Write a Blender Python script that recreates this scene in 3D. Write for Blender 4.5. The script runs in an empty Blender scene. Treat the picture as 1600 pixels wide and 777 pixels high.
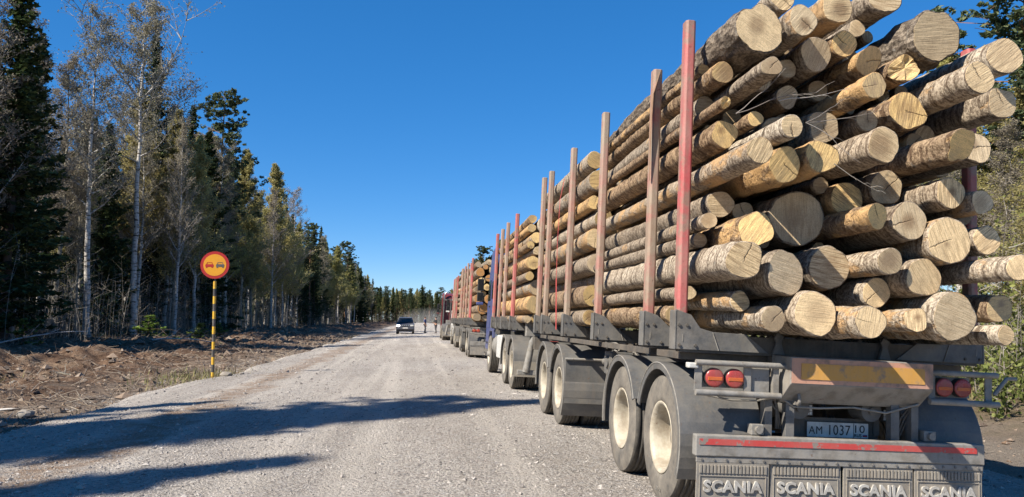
import bpy, bmesh, math, random
import numpy as np
from mathutils import Vector, Matrix, Euler

R_ = math.radians
scene = bpy.context.scene
COL = scene.collection

# ------------------------------------------------------------------ camera, sky, sun, exposure
cam_d = bpy.data.cameras.new('camera')
cam = bpy.data.objects.new('camera', cam_d)
COL.objects.link(cam)
cam_d.sensor_fit = 'HORIZONTAL'
cam_d.sensor_width = 36.0
cam_d.lens = 27.0                       # 1200 px of a 1600 px wide picture
cam_d.clip_start = 0.05
cam_d.clip_end = 6000
cam.location = (0, 0, 1.5)
cam.rotation_euler = Euler((R_(90 + 5.26), 0, R_(-7.0)), 'XYZ')
scene.camera = cam

SUN_EL = R_(44.5)
SUN_AZ = R_(29.0)                       # how far behind the camera's left the sun stands
SUN_TO = Vector((-math.cos(SUN_AZ) * math.cos(SUN_EL), -math.sin(SUN_AZ) * math.cos(SUN_EL), math.sin(SUN_EL)))   # towards the sun
world = bpy.data.worlds.new('World')
scene.world = world
world.use_nodes = True
wn, wl = world.node_tree.nodes, world.node_tree.links
wn.clear()
sky = wn.new('ShaderNodeTexSky')
sky.sky_type = 'NISHITA'
sky.sun_disc = False
sky.sun_elevation = SUN_EL
sky.sun_rotation = math.atan2(SUN_TO.x, SUN_TO.y)
sky.altitude = 4000
sky.air_density = 1.2
sky.dust_density = 0.0
sky.ozone_density = 8.0
wbg = wn.new('ShaderNodeBackground')
wbg.inputs['Strength'].default_value = 0.088
wout = wn.new('ShaderNodeOutputWorld')
wga = wn.new('ShaderNodeGamma'); wga.inputs['Gamma'].default_value = 0.65
whs = wn.new('ShaderNodeHueSaturation'); whs.inputs['Saturation'].default_value = 1.46; whs.inputs['Hue'].default_value = 0.506; whs.inputs['Value'].default_value = 1.7
wl.new(sky.outputs[0], wga.inputs['Color'])
wl.new(wga.outputs[0], whs.inputs['Color'])
wl.new(whs.outputs[0], wbg.inputs['Color'])
wl.new(wbg.outputs[0], wout.inputs['Surface'])

sun_d = bpy.data.lights.new('sun', 'SUN')
sun_d.energy = 5.0
sun_d.angle = R_(0.53)
sun_d.color = (1.0, 0.925, 0.81)
sun = bpy.data.objects.new('sun', sun_d)
COL.objects.link(sun)
sun.rotation_euler = SUN_TO.to_track_quat('Z', 'Y').to_euler()

scene.view_settings.view_transform = 'Standard'
scene.view_settings.look = 'None'
scene.view_settings.gamma = 1.0
scene.view_settings.exposure = 0.92
scene.render.engine = 'CYCLES'
scene.cycles.max_bounces = 6
scene.cycles.diffuse_bounces = 3
scene.cycles.glossy_bounces = 3
scene.cycles.transparent_max_bounces = 8
scene.cycles.volume_bounces = 0
scene.cycles.use_denoising = True

rnd = random.Random(7)

# ------------------------------------------------------------------ helpers
def tag(o, label=None, cat=None, group=None, kind=None):
    if label: o['label'] = label
    if cat: o['category'] = cat
    if group: o['group'] = group
    if kind: o['kind'] = kind
    return o

def empty(name, loc=(0, 0, 0), rot=(0, 0, 0), parent=None):
    o = bpy.data.objects.new(name, None)
    o.empty_display_size = 0.2
    COL.objects.link(o)
    o.location = loc
    o.rotation_euler = rot
    if parent: o.parent = parent
    return o

def link_mesh(name, me, parent=None, loc=(0, 0, 0), rot=(0, 0, 0)):
    o = bpy.data.objects.new(name, me)
    COL.objects.link(o)
    o.location = loc
    o.rotation_euler = rot
    if parent: o.parent = parent
    return o

class MB:
    """collects shapes into one mesh"""
    def __init__(s):
        s.v, s.f, s.m, s.sm = [], [], [], []
    def add(s, vs, fs, mi=0, smooth=False):
        b = len(s.v)
        s.v.extend([tuple(p) for p in vs])
        for f in fs:
            s.f.append(tuple(i + b for i in f)); s.m.append(mi); s.sm.append(smooth)
    def box(s, c, d, rot=None, mi=0):
        x, y, z = d[0] / 2, d[1] / 2, d[2] / 2
        vs = [Vector(p) for p in ((-x,-y,-z),(x,-y,-z),(x,y,-z),(-x,y,-z),(-x,-y,z),(x,-y,z),(x,y,z),(-x,y,z))]
        if rot:
            m = Euler(rot).to_matrix(); vs = [m @ p for p in vs]
        c = Vector(c)
        s.add([p + c for p in vs], [(3,2,1,0),(4,5,6,7),(0,1,5,4),(1,2,6,5),(2,3,7,6),(3,0,4,7)], mi)
        return s
    def bx(s, x0, x1, y0, y1, z0, z1, mi=0):
        return s.box(((x0+x1)/2, (y0+y1)/2, (z0+z1)/2), (abs(x1-x0), abs(y1-y0), abs(z1-z0)), None, mi)
    def tube(s, pts, rad, n=8, mi=0, cap=True, smooth=True):
        pts = [Vector(p) for p in pts]
        if not hasattr(rad, '__len__'): rad = [rad] * len(pts)
        t0 = (pts[1] - pts[0]).normalized()
        u = t0.orthogonal().normalized()
        vs, fs = [], []
        for i, p in enumerate(pts):
            t = (pts[min(i+1, len(pts)-1)] - pts[max(i-1, 0)])
            if t.length < 1e-9: t = t0
            t.normalize()
            u = (u - t * u.dot(t)).normalized()
            w = t.cross(u)
            for k in range(n):
                a = 2 * math.pi * k / n
                vs.append(p + (u * math.cos(a) + w * math.sin(a)) * rad[i])
        for i in range(len(pts) - 1):
            for k in range(n):
                a, b = i*n + k, i*n + (k+1) % n
                fs.append((a, b, b + n, a + n))
        s.add(vs, fs, mi, smooth)
        if cap:
            s.add(vs[:n], [tuple(range(n-1, -1, -1))], mi)
            s.add(vs[-n:], [tuple(range(n))], mi)
        return s
    def lathe(s, prof, n=32, mi=0, smooth=True, a0=0.0, a1=2*math.pi, c=(0, 0, 0)):
        """prof = [(x, r)] about the X axis"""
        full = abs(a1 - a0 - 2*math.pi) < 1e-6
        m = n if full else n + 1
        vs, fs = [], []
        for (x, r) in prof:
            for k in range(m):
                a = a0 + (a1 - a0) * k / n
                vs.append((c[0] + x, c[1] + r * math.cos(a), c[2] + r * math.sin(a)))
        for i in range(len(prof) - 1):
            for k in range(n):
                k2 = (k + 1) % m
                fs.append((i*m + k, i*m + k2, (i+1)*m + k2, (i+1)*m + k))
        s.add(vs, fs, mi, smooth)
        return s
    def prism(s, poly, axis, a, b, mi=0):
        """poly in the plane across axis: 'x' -> (y,z), 'y' -> (x,z), 'z' -> (x,y)"""
        def P(p, t):
            return {'x': (t, p[0], p[1]), 'y': (p[0], t, p[1]), 'z': (p[0], p[1], t)}[axis]
        n = len(poly)
        vs = [P(p, a) for p in poly] + [P(p, b) for p in poly]
        fs = [tuple(range(n)), tuple(range(2*n-1, n-1, -1))] + [(i, i+n, (i+1) % n + n, (i+1) % n) for i in range(n)]
        s.add(vs, fs, mi)
        return s
    def mesh(s, name, mats):
        me = bpy.data.meshes.new(name)
        me.from_pydata(s.v, [], s.f)
        for m in (mats if isinstance(mats, (list, tuple)) else [mats]): me.materials.append(m)
        me.polygons.foreach_set('material_index', s.m)
        me.polygons.foreach_set('use_smooth', s.sm)
        bm = bmesh.new(); bm.from_mesh(me)
        bmesh.ops.recalc_face_normals(bm, faces=bm.faces)
        bm.to_mesh(me); bm.free()
        me.update()
        return me
    def build(s, name, mats, parent=None, loc=(0, 0, 0), rot=(0, 0, 0), bevel=0.0):
        o = link_mesh(name, s.mesh(name, mats), parent, loc, rot)
        if bevel:
            b = o.modifiers.new('bevel', 'BEVEL'); b.width = bevel; b.segments = 2; b.limit_method = 'ANGLE'; b.angle_limit = R_(35)
        return o

def np_mesh(name, V, Fq, mats, mi=None, smooth=False):
    """fast mesh from arrays; Fq is (n,3) or (n,4)"""
    V = np.asarray(V, np.float32); Fq = np.asarray(Fq, np.int32)
    me = bpy.data.meshes.new(name)
    n, k = Fq.shape
    me.vertices.add(len(V)); me.vertices.foreach_set('co', V.ravel())
    me.loops.add(n * k); me.loops.foreach_set('vertex_index', Fq.ravel())
    me.polygons.add(n)
    me.polygons.foreach_set('loop_start', np.arange(0, n*k, k, dtype=np.int32))
    for m in (mats if isinstance(mats, (list, tuple)) else [mats]): me.materials.append(m)
    if mi is not None: me.polygons.foreach_set('material_index', np.asarray(mi, np.int32))
    me.polygons.foreach_set('use_smooth', np.full(n, smooth, bool))
    me.update(calc_edges=True)
    return me

# value noise ---------------------------------------------------------
def _h(ix, iy, seed):
    a = (ix.astype(np.int64) * 374761393 + iy.astype(np.int64) * 668265263 + seed * 974634777) & 0xffffffff
    a = ((a ^ (a >> 13)) * 1274126177) & 0xffffffff
    return ((a ^ (a >> 16)) & 0xffff) / 65535.0
def vnoise(x, y, seed=0):
    x, y = np.asarray(x, float), np.asarray(y, float)
    ix, iy = np.floor(x), np.floor(y)
    fx, fy = x - ix, y - iy
    fx, fy = fx*fx*(3-2*fx), fy*fy*(3-2*fy)
    a, b, c, d = _h(ix, iy, seed), _h(ix+1, iy, seed), _h(ix, iy+1, seed), _h(ix+1, iy+1, seed)
    return (a*(1-fx) + b*fx)*(1-fy) + (c*(1-fx) + d*fx)*fy - 0.5
def fbm(x, y, o=4, seed=0):
    s, a = 0, 1.0
    for i in range(o):
        s = s + a * vnoise(x, y, seed + i*17); x, y, a = np.asarray(x)*2.03+3.1, np.asarray(y)*2.03+1.7, a*0.5
    return s
def sstep(a, b, x):
    t = np.clip((np.asarray(x, float) - a) / (b - a), 0, 1)
    return t*t*(3-2*t)

# materials -----------------------------------------------------------
class NT:
    def __init__(s, name):
        s.mat = bpy.data.materials.new(name); s.mat.use_nodes = True
        s.n, s.l = s.mat.node_tree.nodes, s.mat.node_tree.links
        s.b = s.n['Principled BSDF']
        s.tc = s.n.new('ShaderNodeTexCoord')
    def node(s, t, **kw):
        n = s.n.new(t)
        for k, v in kw.items(): setattr(n, k, v)
        return n
    def set(s, sock, v):
        if hasattr(v, 'is_output') or isinstance(v, bpy.types.NodeSocket): s.l.new(v, sock)
        else: sock.default_value = v
    def math(s, op, a, b=0.0, clamp=False):
        n = s.node('ShaderNodeMath', operation=op); n.use_clamp = clamp
        s.set(n.inputs[0], a); s.set(n.inputs[1], b); return n.outputs[0]
    def map(s, vec, scale=(1, 1, 1), rot=(0, 0, 0), loc=(0, 0, 0)):
        n = s.node('ShaderNodeMapping')
        s.l.new(vec, n.inputs['Vector'])
        s.set(n.inputs['Scale'], scale); s.set(n.inputs['Rotation'], rot); s.set(n.inputs['Location'], loc)
        return n.outputs[0]
    def noise(s, vec, scale, detail=4, rough=0.55, dist=0.0):
        n = s.node('ShaderNodeTexNoise'); s.l.new(vec, n.inputs['Vector'])
        n.inputs['Scale'].default_value = scale; n.inputs['Detail'].default_value = detail
        n.inputs['Roughness'].default_value = rough; n.inputs['Distortion'].default_value = dist
        return n.outputs['Fac']
    def voro(s, vec, scale, out='Distance', feature='F1'):
        n = s.node('ShaderNodeTexVoronoi', feature=feature); s.l.new(vec, n.inputs['Vector'])
        n.inputs['Scale'].default_value = scale
        return n.outputs[out]
    def ramp(s, fac, stops, interp='LINEAR'):
        n = s.node('ShaderNodeValToRGB'); n.color_ramp.interpolation = interp
        e = n.color_ramp.elements
        while len(e) < len(stops): e.new(0.5)
        for k, (p, c) in enumerate(stops):
            e[k].position = p
            e[k].color = (c, c, c, 1) if not hasattr(c, '__len__') else (c[0], c[1], c[2], 1)
        s.l.new(fac, n.inputs[0]); return n.outputs[0]
    def mix(s, fac, a, b, blend='MIX'):
        n = s.node('ShaderNodeMix', data_type='RGBA', blend_type=blend)
        s.set(n.inputs[0], fac)
        for sock, v in ((n.inputs[6], a), (n.inputs[7], b)):
            if hasattr(v, '__len__') and not isinstance(v, bpy.types.NodeSocket): v = (v[0], v[1], v[2], 1)
            s.set(sock, v)
        return n.outputs[2]
    def bump(s, h, strength=0.5, dist=0.01, prev=None):
        n = s.node('ShaderNodeBump'); n.inputs['Strength'].default_value = strength; n.inputs['Distance'].default_value = dist
        s.l.new(h, n.inputs['Height'])
        if prev: s.l.new(prev, n.inputs['Normal'])
        s.l.new(n.outputs[0], s.b.inputs['Normal']); return n.outputs[0]
    def col(s, v):
        if hasattr(v, '__len__') and not isinstance(v, bpy.types.NodeSocket): v = (v[0], v[1], v[2], 1)
        s.set(s.b.inputs['Base Color'], v)
    def rough(s, v): s.set(s.b.inputs['Roughness'], v)

DUST = (0.36, 0.315, 0.25)
def paint(name, c1, c2=None, scale=6, rough=0.55, dust=0.35, metal=0.0, bump=0.15, thr=(0.45, 0.62), dscale=3.0, spec=0.4):
    t = NT(name); o = t.tc.outputs['Object']
    inf = t.node('ShaderNodeObjectInfo')
    ov = t.node('ShaderNodeVectorMath', operation='ADD')
    t.l.new(o, ov.inputs[0])
    cm = t.node('ShaderNodeCombineXYZ'); t.set(cm.inputs[0], t.math('MULTIPLY', inf.outputs['Random'], 37.0)); t.set(cm.inputs[1], t.math('MULTIPLY', inf.outputs['Random'], 91.0))
    t.l.new(cm.outputs[0], ov.inputs[1]); v = ov.outputs[0]
    c2 = c2 or tuple(x * 0.72 for x in c1)
    k = t.ramp(t.noise(v, scale, 6, 0.65), [(thr[0], 0.0), (thr[1], 1.0)])
    c = t.mix(k, c1, c2)
    d = t.ramp(t.noise(v, dscale, 7, 0.7), [(0.35, 0.0), (0.75, 1.0)])
    fine = t.noise(v, 60, 3, 0.6)
    d2 = t.math('MULTIPLY', t.math('ADD', d, t.math('MULTIPLY', fine, 0.5)), dust, True)
    c = t.mix(d2, c, DUST)
    # runs of grime and chips of rust
    run = t.ramp(t.noise(t.map(v, (14, 14, 1.3)), 1.0, 5, 0.65), [(0.50, 0.0), (0.68, 1.0)])
    c = t.mix(t.math('MULTIPLY', run, min(0.55, dust*0.8)), c, (0.20, 0.165, 0.125))
    if bump:
        chip = t.ramp(t.noise(v, 22, 6, 0.72), [(0.635, 0.0), (0.675, 1.0)])
        c = t.mix(t.math('MULTIPLY', chip, min(0.8, dust*1.6)), c, (0.12, 0.06, 0.032))
    t.col(c)
    t.rough(t.math('ADD', t.math('MULTIPLY', d2, 0.5), rough, True))
    t.b.inputs['Metallic'].default_value = metal
    t.b.inputs['Specular IOR Level'].default_value = spec
    if bump: t.bump(t.math('ADD', t.noise(v, 45, 4), t.noise(v, 7, 3)), bump, 0.006)
    return t.mat

M = {}
M['stake'] = paint('stake_red', (0.42, 0.055, 0.062), (0.26, 0.12, 0.09), 4.5, 0.42, 0.42, thr=(0.50, 0.58), dscale=2.6, bump=0.3)
M['stake_old'] = paint('stake_worn', (0.34, 0.065, 0.055), (0.26, 0.165, 0.11), 3.2, 0.5, 0.70, thr=(0.42, 0.56), dscale=2.2, bump=0.3)
M['steel'] = paint('grey_painted_steel', (0.075, 0.082, 0.09), (0.035, 0.039, 0.045), 4, 0.42, 0.36, dscale=4.5, bump=0.25)
M['steel_dark'] = paint('dark_chassis_steel', (0.035, 0.033, 0.032), (0.06, 0.045, 0.035), 5, 0.65, 0.30)
M['plastic'] = paint('grey_fender_plastic', (0.062, 0.069, 0.078), (0.04, 0.045, 0.052), 2.5, 0.4, 0.36, bump=0.12, dscale=1.6)
M['galv'] = paint('dusty_grey_metal', (0.20, 0.198, 0.19), (0.10, 0.097, 0.09), 7, 0.5, 0.45, dscale=6, bump=0.3)
M['flap'] = paint('dusty_rubber_flap', (0.15, 0.145, 0.135), (0.11, 0.105, 0.10), 5, 0.8, 0.75, dscale=5)
M['flap_letter'] = paint('worn_white_lettering', (0.42, 0.41, 0.38), (0.30, 0.285, 0.26), 14, 0.75, 0.35)
M['tyre'] = paint('dusty_tyre_rubber', (0.045, 0.045, 0.046), (0.07, 0.066, 0.062), 8, 0.85, 0.46, dscale=5)
M['tread'] = paint('dark_tyre_tread', (0.03, 0.03, 0.031), (0.05, 0.048, 0.045), 10, 0.85, 0.3)
M['rim'] = paint('cream_wheel_rim', (0.46, 0.415, 0.325), (0.30, 0.25, 0.18), 7, 0.5, 0.40, dscale=5)
M['bar_red'] = paint('red_reflective_tape', (0.46, 0.03, 0.03), (0.20, 0.17, 0.15), 13, 0.4, 0.18, thr=(0.56, 0.60))
M['lamp_red'] = paint('red_lamp_lens', (0.34, 0.014, 0.016), (0.28, 0.012, 0.014), 4, 0.22, 0.22, bump=0, spec=0.5)
M['lamp_amber'] = paint('amber_lamp_lens', (0.50, 0.10, 0.015), (0.42, 0.08, 0.015), 4, 0.2, 0.1, bump=0, spec=0.6)
M['amber'] = paint('amber_reflector_sheet', (0.56, 0.27, 0.03), (0.20, 0.125, 0.075), 5, 0.45, 0.30, thr=(0.54, 0.63), dscale=5)
M['salmon'] = paint('faded_red_border', (0.50, 0.25, 0.165), (0.22, 0.135, 0.10), 7, 0.5, 0.32, thr=(0.52, 0.64))
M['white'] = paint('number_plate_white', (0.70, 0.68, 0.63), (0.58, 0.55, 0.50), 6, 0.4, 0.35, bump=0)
M['black'] = paint('flat_black', (0.018, 0.018, 0.019), (0.03, 0.03, 0.03), 6, 0.5, 0.1, bump=0)
M['lens_white'] = paint('clear_lamp_lens', (0.62, 0.62, 0.58), (0.5, 0.5, 0.47), 20, 0.25, 0.2, bump=0)
M['blue'] = paint('blue_cab_paint', (0.03, 0.055, 0.20), (0.025, 0.045, 0.16), 3, 0.3, 0.22, bump=0.03)
M['redcab'] = paint('red_cab_paint', (0.14, 0.010, 0.016), (0.11, 0.008, 0.013), 3, 0.3, 0.10, bump=0.03)
M['whitecab'] = paint('white_cab_paint', (0.62, 0.62, 0.60), (0.52, 0.52, 0.5), 3, 0.3, 0.2, bump=0.03)
M['chrome'] = paint('bare_metal', (0.55, 0.55, 0.55), (0.45, 0.45, 0.45), 5, 0.25, 0.15, metal=0.9, bump=0)
M['strap'] = paint('red_strap', (0.50, 0.05, 0.05), (0.42, 0.05, 0.05), 20, 0.7, 0.15)
M['strap_brown'] = paint('brown_strap', (0.30, 0.17, 0.10), (0.24, 0.135, 0.08), 10, 0.7, 0.25)
M['sign_amber'] = paint('sign_amber', (0.74, 0.33, 0.015), (0.70, 0.30, 0.015), 3, 0.4, 0.05, bump=0)
M['sign_red'] = paint('sign_red', (0.42, 0.02, 0.018), (0.40, 0.02, 0.018), 3, 0.4, 0.04, bump=0)
M['sign_yellow'] = paint('pole_yellow', (0.72, 0.42, 0.03), (0.60, 0.34, 0.03), 6, 0.45, 0.1, bump=0)
M['sign_black'] = paint('pole_black', (0.03, 0.03, 0.035), (0.05, 0.05, 0.055), 6, 0.5, 0.25, bump=0)
def glass(name, c=(0.015, 0.018, 0.02)):
    t = NT(name); t.col(c); t.rough(0.06); t.b.inputs['Specular IOR Level'].default_value = 0.6; return t.mat
M['glass'] = glass('dark_window_glass')

# ---- wood and bark
def bark(name, pale, dark, flake, band=(4, 30, 4), bandk=(0.50, 0.64), peel=(0.60, 0.68), bumpd=0.012, ridged=False):
    t = NT(name); o = t.tc.outputs['Object']
    inf = t.node('ShaderNodeObjectInfo')
    cm = t.node('ShaderNodeCombineXYZ'); t.set(cm.inputs[1], t.math('MULTIPLY', inf.outputs['Random'], 53.0))
    ov = t.node('ShaderNodeVectorMath', operation='ADD'); t.l.new(o, ov.inputs[0]); t.l.new(cm.outputs[0], ov.inputs[1]); v = ov.outputs[0]
    big = t.noise(v, 2.2, 5, 0.6)
    shade = t.mix(t.ramp(big, [(0.3, 0.0), (0.7, 1.0)]), pale, tuple(p*0.72 for p in pale))
    shade = t.mix(t.math('MULTIPLY', inf.outputs['Random'], 0.40), shade, tuple(0.5*a + 0.5*b for a, b in zip(dark, flake)))
    bands = t.ramp(t.noise(t.map(v, band), 1.0, 5, 0.65, 0.4), [(bandk[0], 0.0), (bandk[1], 1.0)])
    c = t.mix(t.math('MULTIPLY', bands, 0.85), shade, dark)
    grain = t.noise(v, 42, 5, 0.7)
    c = t.mix(t.ramp(grain, [(0.42, 0.7), (0.55, 0.0)]), c, dark)
    own = t.math('MULTIPLY', t.math('SUBTRACT', t.math('FRACT', t.math('MULTIPLY', inf.outputs['Random'], 11.7)), 0.55), 0.26)
    pl = t.ramp(t.math('ADD', own, t.noise(t.map(v, (3.4, 1.5, 3.4)), 1.6, 6, 0.68)), [(peel[0], 0.0), (peel[1], 1.0)])
    c = t.mix(pl, c, t.mix(t.ramp(grain, [(0.40, 0.55), (0.60, 0.0)]), flake, tuple(f*0.45 for f in flake)))
    lich = t.ramp(t.noise(v, 9, 6, 0.7), [(0.60, 0.0), (0.72, 0.5)])
    c = t.mix(lich, c, (0.36, 0.35, 0.31))
    t.col(c); t.rough(0.9); t.b.inputs['Specular IOR Level'].default_value = 0.15
    if ridged:
        hh = t.math('ADD', t.voro(t.map(v, (22, 9, 22)), 1.0), t.math('MULTIPLY', grain, 0.6))
    else:
        hh = t.math('ADD', t.math('MULTIPLY', bands, -0.5), t.math('ADD', grain, t.math('MULTIPLY', pl, -0.8)))
    t.bump(hh, 0.9, bumpd)
    return t.mat
M['bark_birch'] = bark('birch_bark', (0.60, 0.52, 0.41), (0.085, 0.056, 0.037), (0.50, 0.32, 0.165), peel=(0.57, 0.65))
M['bark_grey'] = bark('aspen_bark', (0.44, 0.37, 0.285), (0.07, 0.048, 0.034), (0.44, 0.29, 0.16), band=(7, 26, 7), bandk=(0.48, 0.64), peel=(0.585, 0.66))
M['bark_flaky'] = bark('flaky_bark', (0.47, 0.345, 0.225), (0.085, 0.05, 0.032), (0.60, 0.38, 0.18), band=(8, 18, 8), bandk=(0.46, 0.62), peel=(0.52, 0.60), bumpd=0.02)
M['bark_rough'] = bark('rough_bark', (0.33, 0.28, 0.22), (0.06, 0.046, 0.036), (0.27, 0.17, 0.10), band=(16, 7, 16), bandk=(0.45, 0.60), peel=(0.68, 0.74), bumpd=0.035, ridged=True)

def cutwood(name):
    t = NT(name); o = t.tc.outputs['Object']
    inf = t.node('ShaderNodeObjectInfo'); rd = inf.outputs['Random']
    base = inf.outputs['Color']
    sep = t.node('ShaderNodeSeparateXYZ'); t.l.new(o, sep.inputs[0])
    warp = t.noise(o, 9, 3, 0.5)
    ox = t.math('ADD', sep.outputs[0], t.math('MULTIPLY', t.math('SUBTRACT', t.math('FRACT', t.math('MULTIPLY', rd, 17.3)), 0.5), 0.07))
    oz = t.math('ADD', sep.outputs[2], t.math('MULTIPLY', t.math('SUBTRACT', t.math('FRACT', t.math('MULTIPLY', rd, 29.9)), 0.5), 0.07))
    d = t.math('SQRT', t.math('ADD', t.math('MULTIPLY', ox, ox), t.math('MULTIPLY', oz, oz)))
    dd = t.math('ADD', d, t.math('MULTIPLY', warp, 0.045))
    rings = t.math('SINE', t.math('MULTIPLY', dd, 520.0))
    rot = t.node('ShaderNodeCombineXYZ'); t.set(rot.inputs[1], t.math('MULTIPLY', rd, 6.28))
    mp = t.node('ShaderNodeMapping'); t.l.new(o, mp.inputs[0]); t.l.new(rot.outputs[0], mp.inputs['Rotation'])
    saw = t.noise(t.map(mp.outputs[0], (5, 1, 150)), 1.0, 4, 0.6, 0.3)
    saw2 = t.noise(t.map(mp.outputs[0], (3, 1, 42)), 1.0, 3, 0.55, 0.5)
    sawk = t.math('ADD', t.math('MULTIPLY', t.math('FRACT', t.math('MULTIPLY', rd, 23.1)), 0.9), 0.25)
    c = t.mix(t.math('MULTIPLY', t.ramp(saw, [(0.38, 0.8), (0.56, 0.0)]), sawk), base, (0.22, 0.14, 0.07))
    c = t.mix(t.math('MULTIPLY', t.math('ADD', rings, 1.0), 0.07), c, (0.22, 0.13, 0.06))
    # heart stain: own shape, per log
    hsz = t.math('ADD', t.math('MULTIPLY', t.math('FRACT', t.math('MULTIPLY', rd, 41.3)), 0.11), 0.055)
    hs = t.ramp(t.math('DIVIDE', t.math('ADD', d, t.math('MULTIPLY', t.noise(o, 26, 5, 0.7), 0.06)), hsz), [(0.55, 1.0), (1.05, 0.0)])
    on = t.ramp(t.math('FRACT', t.math('MULTIPLY', rd, 7.3)), [(0.15, 0.0), (0.8, 0.8)])
    c = t.mix(t.math('MULTIPLY', hs, on), c, (0.21, 0.13, 0.07))
    # weathering blotches, grey dust
    c = t.mix(t.ramp(t.math('FRACT', t.math('MULTIPLY', rd, 57.7)), [(0.60, 0.0), (1.0, 0.5)]), c, (0.36, 0.30, 0.22))
    c = t.mix(t.ramp(t.noise(o, 7, 5, 0.65), [(0.48, 0.0), (0.68, 0.5)]), c, (0.34, 0.25, 0.15))
    c = t.mix(t.ramp(t.noise(o, 80, 3, 0.7), [(0.40, 0.25), (0.5, 0.0)]), c, (0.15, 0.095, 0.05))
    # radial cracks
    sp2 = t.node('ShaderNodeSeparateXYZ'); t.l.new(mp.outputs[0], sp2.inputs[0])
    cx_ = t.math('ABSOLUTE', t.math('ADD', sp2.outputs[0], t.math('MULTIPLY', t.math('SUBTRACT', t.noise(o, 14, 4, 0.6), 0.5), 0.06)))
    half = t.ramp(sp2.outputs[2], [(0.0, 1.0), (0.03, 0.0)])
    ckk = t.math('MULTIPLY', t.math('MULTIPLY', t.ramp(cx_, [(0.0012, 1.0), (0.0045, 0.0)]), half), t.ramp(t.math('FRACT', t.math('MULTIPLY', rd, 13.7)), [(0.62, 0.0), (0.68, 0.85)]))
    c = t.mix(ckk, c, (0.05, 0.03, 0.02))
    hs2 = t.node('ShaderNodeHueSaturation'); t.l.new(c, hs2.inputs['Color'])
    t.set(hs2.inputs['Value'], t.math('ADD', t.math('MULTIPLY', t.math('FRACT', t.math('MULTIPLY', rd, 3.1)), 0.28), 0.86))
    t.col(hs2.outputs[0]); t.rough(0.85); t.b.inputs['Specular IOR Level'].default_value = 0.15
    t.bump(t.math('ADD', t.math('MULTIPLY', saw2, 1.2), t.math('ADD', saw, t.math('MULTIPLY', ckk, -2.0))), 0.75, 0.006)
    return t.mat
M['cut'] = cutwood('fresh_cut_wood')

# ---- ground
def soil_mat():
    t = NT('churned_soil'); o = t.tc.outputs['Object']
    n1 = t.noise(o, 0.55, 8, 0.62); n2 = t.noise(o, 5, 8, 0.7); n3 = t.noise(o, 28, 5, 0.7)
    c = t.ramp(n1, [(0.36, (0.075, 0.045, 0.03)), (0.5, (0.19, 0.12, 0.078)), (0.64, (0.29, 0.205, 0.14))])
    c = t.mix(t.ramp(n2, [(0.42, 0.0), (0.60, 0.75)]), c, (0.07, 0.042, 0.028))
    c = t.mix(t.ramp(n3, [(0.54, 0.0), (0.70, 0.45)]), c, (0.27, 0.205, 0.135))
    # strip of pale trodden grit beside the road, grass farther right
    sep = t.node('ShaderNodeSeparateXYZ'); t.l.new(o, sep.inputs[0])
    wob = t.math('ADD', sep.outputs[0], t.math('MULTIPLY', t.math('SUBTRACT', t.noise(o, 0.6, 5), 0.5), 5.0))
    left = t.node('ShaderNodeMapRange'); t.l.new(wob, left.inputs[0]); left.inputs[1].default_value = -8.5; left.inputs[2].default_value = -5.6
    right = t.node('ShaderNodeMapRange'); t.l.new(wob, right.inputs[0]); right.inputs[1].default_value = 12.0; right.inputs[2].default_value = 9.0
    grit = t.mix(t.ramp(n3, [(0.4, 0.0), (0.65, 1.0)]), (0.29, 0.25, 0.205), (0.18, 0.15, 0.12))
    c = t.mix(t.math('MULTIPLY', t.math('MULTIPLY', left.outputs[0], right.outputs[0]), 0.9), c, grit)
    g = t.node('ShaderNodeMapRange'); t.l.new(wob, g.inputs[0]); g.inputs[1].default_value = 9.5; g.inputs[2].default_value = 13.0
    c = t.mix(t.math('MULTIPLY', g.outputs[0], t.ramp(n2, [(0.35, 0.2), (0.6, 0.9)])), c, (0.16, 0.15, 0.065))
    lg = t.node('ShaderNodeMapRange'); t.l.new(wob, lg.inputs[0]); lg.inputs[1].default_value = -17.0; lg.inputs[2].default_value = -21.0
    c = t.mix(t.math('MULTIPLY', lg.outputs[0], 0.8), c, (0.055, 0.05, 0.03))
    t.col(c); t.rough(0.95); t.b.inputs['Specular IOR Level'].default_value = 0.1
    t.bump(t.math('ADD', t.math('MULTIPLY', n2, 1.6), n3), 1.0, 0.07)
    return t.mat
M['soil'] = soil_mat()
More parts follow.
